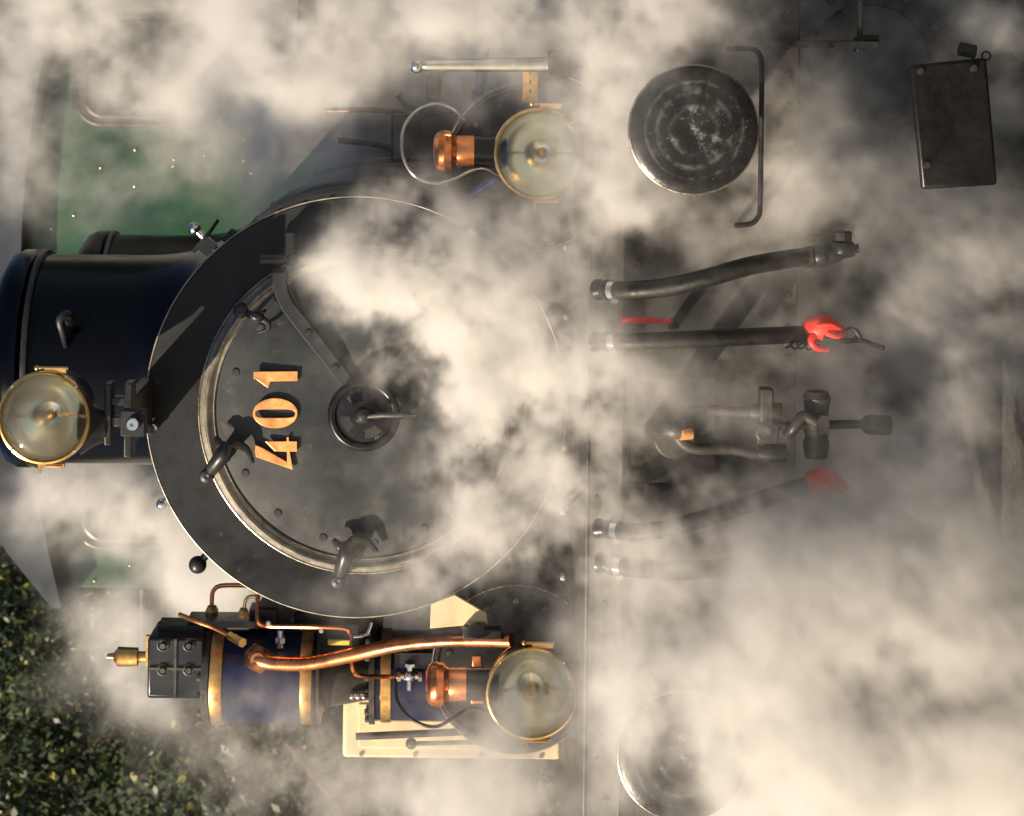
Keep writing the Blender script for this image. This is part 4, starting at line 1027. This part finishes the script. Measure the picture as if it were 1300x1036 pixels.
FRONT = [  # the plume across the door and everything over the beam
    (470, 350, -.5, 46, 3.6), (515, 385, -.5, 62, 3.8), (490, 315, -.5, 42, 2.8), (545, 305, -.45, 50, 2.0), (575, 350, -.5, 60, 2.6), (570, 445, -.5, 55, 2.8),
    (560, 520, -.5, 34, 1.6), (610, 420, -.5, 75, 3.0), (640, 500, -.5, 85, 2.8), (590, 570, -.5, 65, 2.2), (570, 630, -.45, 50, .8), (650, 600, -.5, 80, 1.7), (700, 440, -.55, 80, 1.6),
    (730, 370, -.7, 55, .5), (720, 520, -.7, 80, 1.6), (720, 640, -.7, 80, 1.6), (620, 690, -.45, 75, 1.2), (540, 700, -.4, 60, .8), (480, 650, -.35, 45, .45), (690, 715, -.5, 55, .9), (450, 740, -.35, 50, .3), (520, 745, -.3, 45, .5),
    (780, 60, -.8, 90, 1.8), (840, 30, -.9, 90, 2.4), (860, 70, -.7, 60, 1.0), (900, 20, -.9, 60, 1.6), (700, 20, -.8, 90, 1.4), (620, 20, -.6, 80, 1.4), (545, 30, -.5, 70, 1.5), (640, 50, -.6, 55, .6), (770, 130, -.75, 45, .6), (795, 180, -.75, 40, .8), (780, 230, -.8, 55, 1.3), (830, 270, -.8, 60, 1.2), (740, 290, -.75, 60, .8), (650, 290, -.5, 50, .5), (600, 145, -.3, 28, .35),
    (890, 290, -.9, 70, 1.1), (960, 270, -.9, 80, 1.6), (1010, 300, -.9, 70, 1.6), (985, 230, -.8, 60, 1.1), (1000, 110, -.8, 60, .5), (1060, 220, -.8, 80, .55), (940, 40, -.8, 70, .9), (1060, 60, -.8, 80, .35), (1130, 130, -.8, 70, .3), (1110, 270, -.8, 80, .8),
    (860, 330, -.95, 60, .6), (830, 470, -.9, 80, 1.3), (770, 480, -.8, 70, 1.5), (900, 390, -.9, 70, .7), (960, 480, -.95, 90, 1.1), (850, 560, -.95, 80, 1.3), (830, 620, -.95, 70, 1.3), (930, 600, -1.0, 80, 1.3), (1010, 470, -1.0, 70, .9), (1060, 570, -1.0, 90, 1.2), (1130, 470, -.9, 100, 1.2), (1170, 360, -.9, 90, 1.1), (1150, 620, -1.0, 100, 1.3),
    (1240, 280, -.7, 70, 1.3), (1270, 200, -.6, 60, 1.4), (1280, 350, -.7, 70, 1.2), (1250, 450, -.7, 90, 1.1), (1270, 560, -.8, 90, 1.2), (1200, 700, -.9, 90, 1.0), (1280, 680, -.9, 90, 1.2), (1290, 50, -.4, 60, .9), (1220, 20, -.3, 50, .6),
    (780, 690, -.85, 80, 1.5), (860, 680, -.95, 80, 1.5), (945, 735, -1.0, 62, 1.8), (1070, 765, -1.0, 70, 2.4), (810, 790, -.8, 60, 1.2), (870, 790, -.9, 80, 1.5), (960, 800, -1.0, 90, 2.2), (1060, 830, -1.0, 110, 3.6), (1120, 900, -1.0, 110, 4.4), (1010, 900, -1.0, 80, 3.0), (1230, 900, -1.0, 110, 3.8), (1290, 820, -1.0, 90, 3.0), (1180, 830, -.9, 80, 2.2), (1120, 780, -.95, 70, 2.2), (1160, 990, -1.0, 120, 4.0), (1090, 930, -1.15, 100, 4.0), (1200, 940, -1.15, 100, 4.0), (1040, 860, -1.1, 70, 2.5), (1150, 850, -1.2, 120, 2.8), (1020, 830, -1.2, 90, 1.8), (1110, 790, -1.1, 65, 1.6), (1240, 820, -1.2, 90, 2.0), (1080, 990, -1.2, 110, 3.5), (670, 400, -.6, 60, 1.2), (700, 330, -.6, 55, .9), (690, 480, -.6, 60, 1.0), (1280, 900, -1.15, 80, 3.0), (1000, 1000, -1.0, 100, 3.0), (1280, 990, -1.0, 100, 4.0),
    (785, 870, -.85, 35, 1.0), (800, 960, -.85, 60, 1.0), (870, 930, -1.15, 60, .6), (750, 970, -.7, 40, .6), (640, 1000, -.6, 80, .8), (560, 1010, -.5, 60, .6),
    (330, 945, .1, 50, .5), (400, 920, .1, 32, .35), (280, 1000, .1, 80, .6), (420, 990, 0, 80, .7),
]
REAR = [  # clouds between smokebox and cab
    (20, 30, 2.6, 60, 2.0), (80, 20, 2.6, 70, 2.6), (150, 40, 2.5, 70, 2.2), (220, 60, 2.4, 70, 2.0), (290, 40, 2.2, 80, 2.8), (360, 30, 2.0, 80, 3.2), (430, 40, 1.8, 80, 3.4), (500, 50, 1.6, 75, 3.2), (560, 30, 1.5, 70, 2.8), (370, 110, 1.8, 70, 2.8), (440, 110, 1.5, 55, 2.0), (340, 180, 1.6, 60, 2.0), (400, 160, 1.4, 50, 1.4), (290, 150, 2.2, 55, 1.8), (290, 220, 2.0, 60, 1.0), (350, 230, 1.2, 50, 1.2), (400, 215, 1.0, 45, .8), (450, 200, .9, 50, .5), (230, 240, 2.3, 60, .6), (170, 240, 2.5, 60, .5), (120, 190, 2.5, 60, .45), (40, 160, 2.7, 60, 1.2), (20, 240, 2.7, 45, .8), (110, 270, 2.6, 60, .35), (170, 130, 2.4, 70, 1.2), (620, 20, 1.2, 70, 2.0), (700, 30, .9, 70, 1.6), (0, 90, 2.7, 50, 1.4),
    (100, 640, 2.3, 55, 1.3), (60, 645, 2.4, 42, 1.1), (150, 670, 2.2, 45, 2.0), (218, 690, 2.0, 38, 2.8), (238, 742, 1.6, 36, 3.2), (170, 630, 2.2, 40, 1.0), (200, 650, 2.0, 36, 2.0), (30, 620, 2.4, 45, .7), (275, 755, 1.2, 38, 3.0), (240, 690, 1.6, 40, 3.0), (120, 790, 2.2, 50, .9), (170, 800, 2.0, 45, 1.1), (140, 850, 2.0, 50, .7), (165, 880, 1.8, 35, .8), (215, 890, 1.4, 45, .7), (80, 840, 2.4, 45, .4), (300, 730, 1.0, 35, 2.6), (60, 590, 2.4, 40, .6),
]
REAR = [(a, b_, c, d, t * (.42 if a < 320 and b_ < 300 else (.7 if 560 < b_ and a < 180 and b_ < 720 else 1))) for a, b_, c, d, t in REAR]
REAR = [p for p in REAR if p[:2] not in ((150, 670), (120, 790))] + [(165, 655, 2.2, 36, 1.0), (110, 800, 2.2, 36, .7)]
def thin_out(p):
    if p[0] > 980 and p[1] > 760: return 1.5
    if p[0] > 700: return .5
    return .85
def settle(p):
    px, py, y, r, t = p
    if px > 1040 and py < 320: y = -.05; t *= 1.0
    elif 560 < px < 770 and py < 150: y = 0.0; t *= 1.1
    elif 770 < px < 1190 and 285 < py < 680: y = -.36; t *= 1.5
    elif 900 < px < 1050 and py < 320: y = -.62
    return (px, py, y, r, t)
FRONT = [settle(p) for p in FRONT] + [(310, 10, -.15, 60, .7), (400, 40, -.2, 80, 2.8), (480, 20, -.25, 65, 2.6), (360, 90, -.1, 60, 1.2), (420, 105, -.1, 45, 1.0), (240, 200, .6, 120, .25),
    (825, 890, -1.25, 42, 1.6), (850, 850, -1.25, 45, 1.8), (815, 950, -1.25, 40, 1.2), (930, 840, -1.25, 45, 1.2), (1150, 320, -.35, 100, 1.2), (1230, 420, -.9, 110, 1.0), (1130, 420, -.95, 80, .5), (1200, 560, -.95, 110, .9), (1040, 180, -.3, 90, .7), (930, 110, -.3, 80, 1.0), (985, 250, -.62, 60, .5), (1060, 540, -.5, 90, .6), (900, 540, -1.05, 70, .35), (880, 640, -1.05, 70, .45), (960, 650, -.4, 60, .6), (850, 340, -1.0, 50, .25), (900, 540, -.3, 100, 1.0), (1000, 460, -.3, 100, 1.0), (880, 450, -.2, 80, .8), (1250, 40, -.1, 80, .9), (600, 570, -.55, 60, 1.2), (650, 520, -.55, 70, 1.0), (640, 640, -.5, 70, .8), (720, 580, -.75, 70, 1.0), (800, 560, -.65, 70, .9), (860, 590, -.3, 70, 1.0), (930, 700, -.6, 70, .9), (820, 700, -.9, 70, .7), (730, 600, -.6, 60, .7), (690, 560, -.5, 60, .8), (1120, 680, -.5, 90, .9), (560, 1010, -.2, 80, 1.2), (640, 1000, -.3, 70, 1.4)]
steam('steam_cloud', 'thick white steam drifting in front of the smokebox door and buffer beam', (-1.45, -1.55, -.10), (1.5, .30, 2.75), (.0115, .03, .0115), [(p[0], p[1], p[2], p[3], p[4] * thin_out(p)) for p in FRONT], 11, 4.3, 1.0)
steam('steam_cloud', 'white steam billowing between the chimney and the green cab', (-2.1, .75, 1.2), (2.4, 3.3, 4.1), (.022, .05, .022), REAR, 5, 3.3, 1.0)
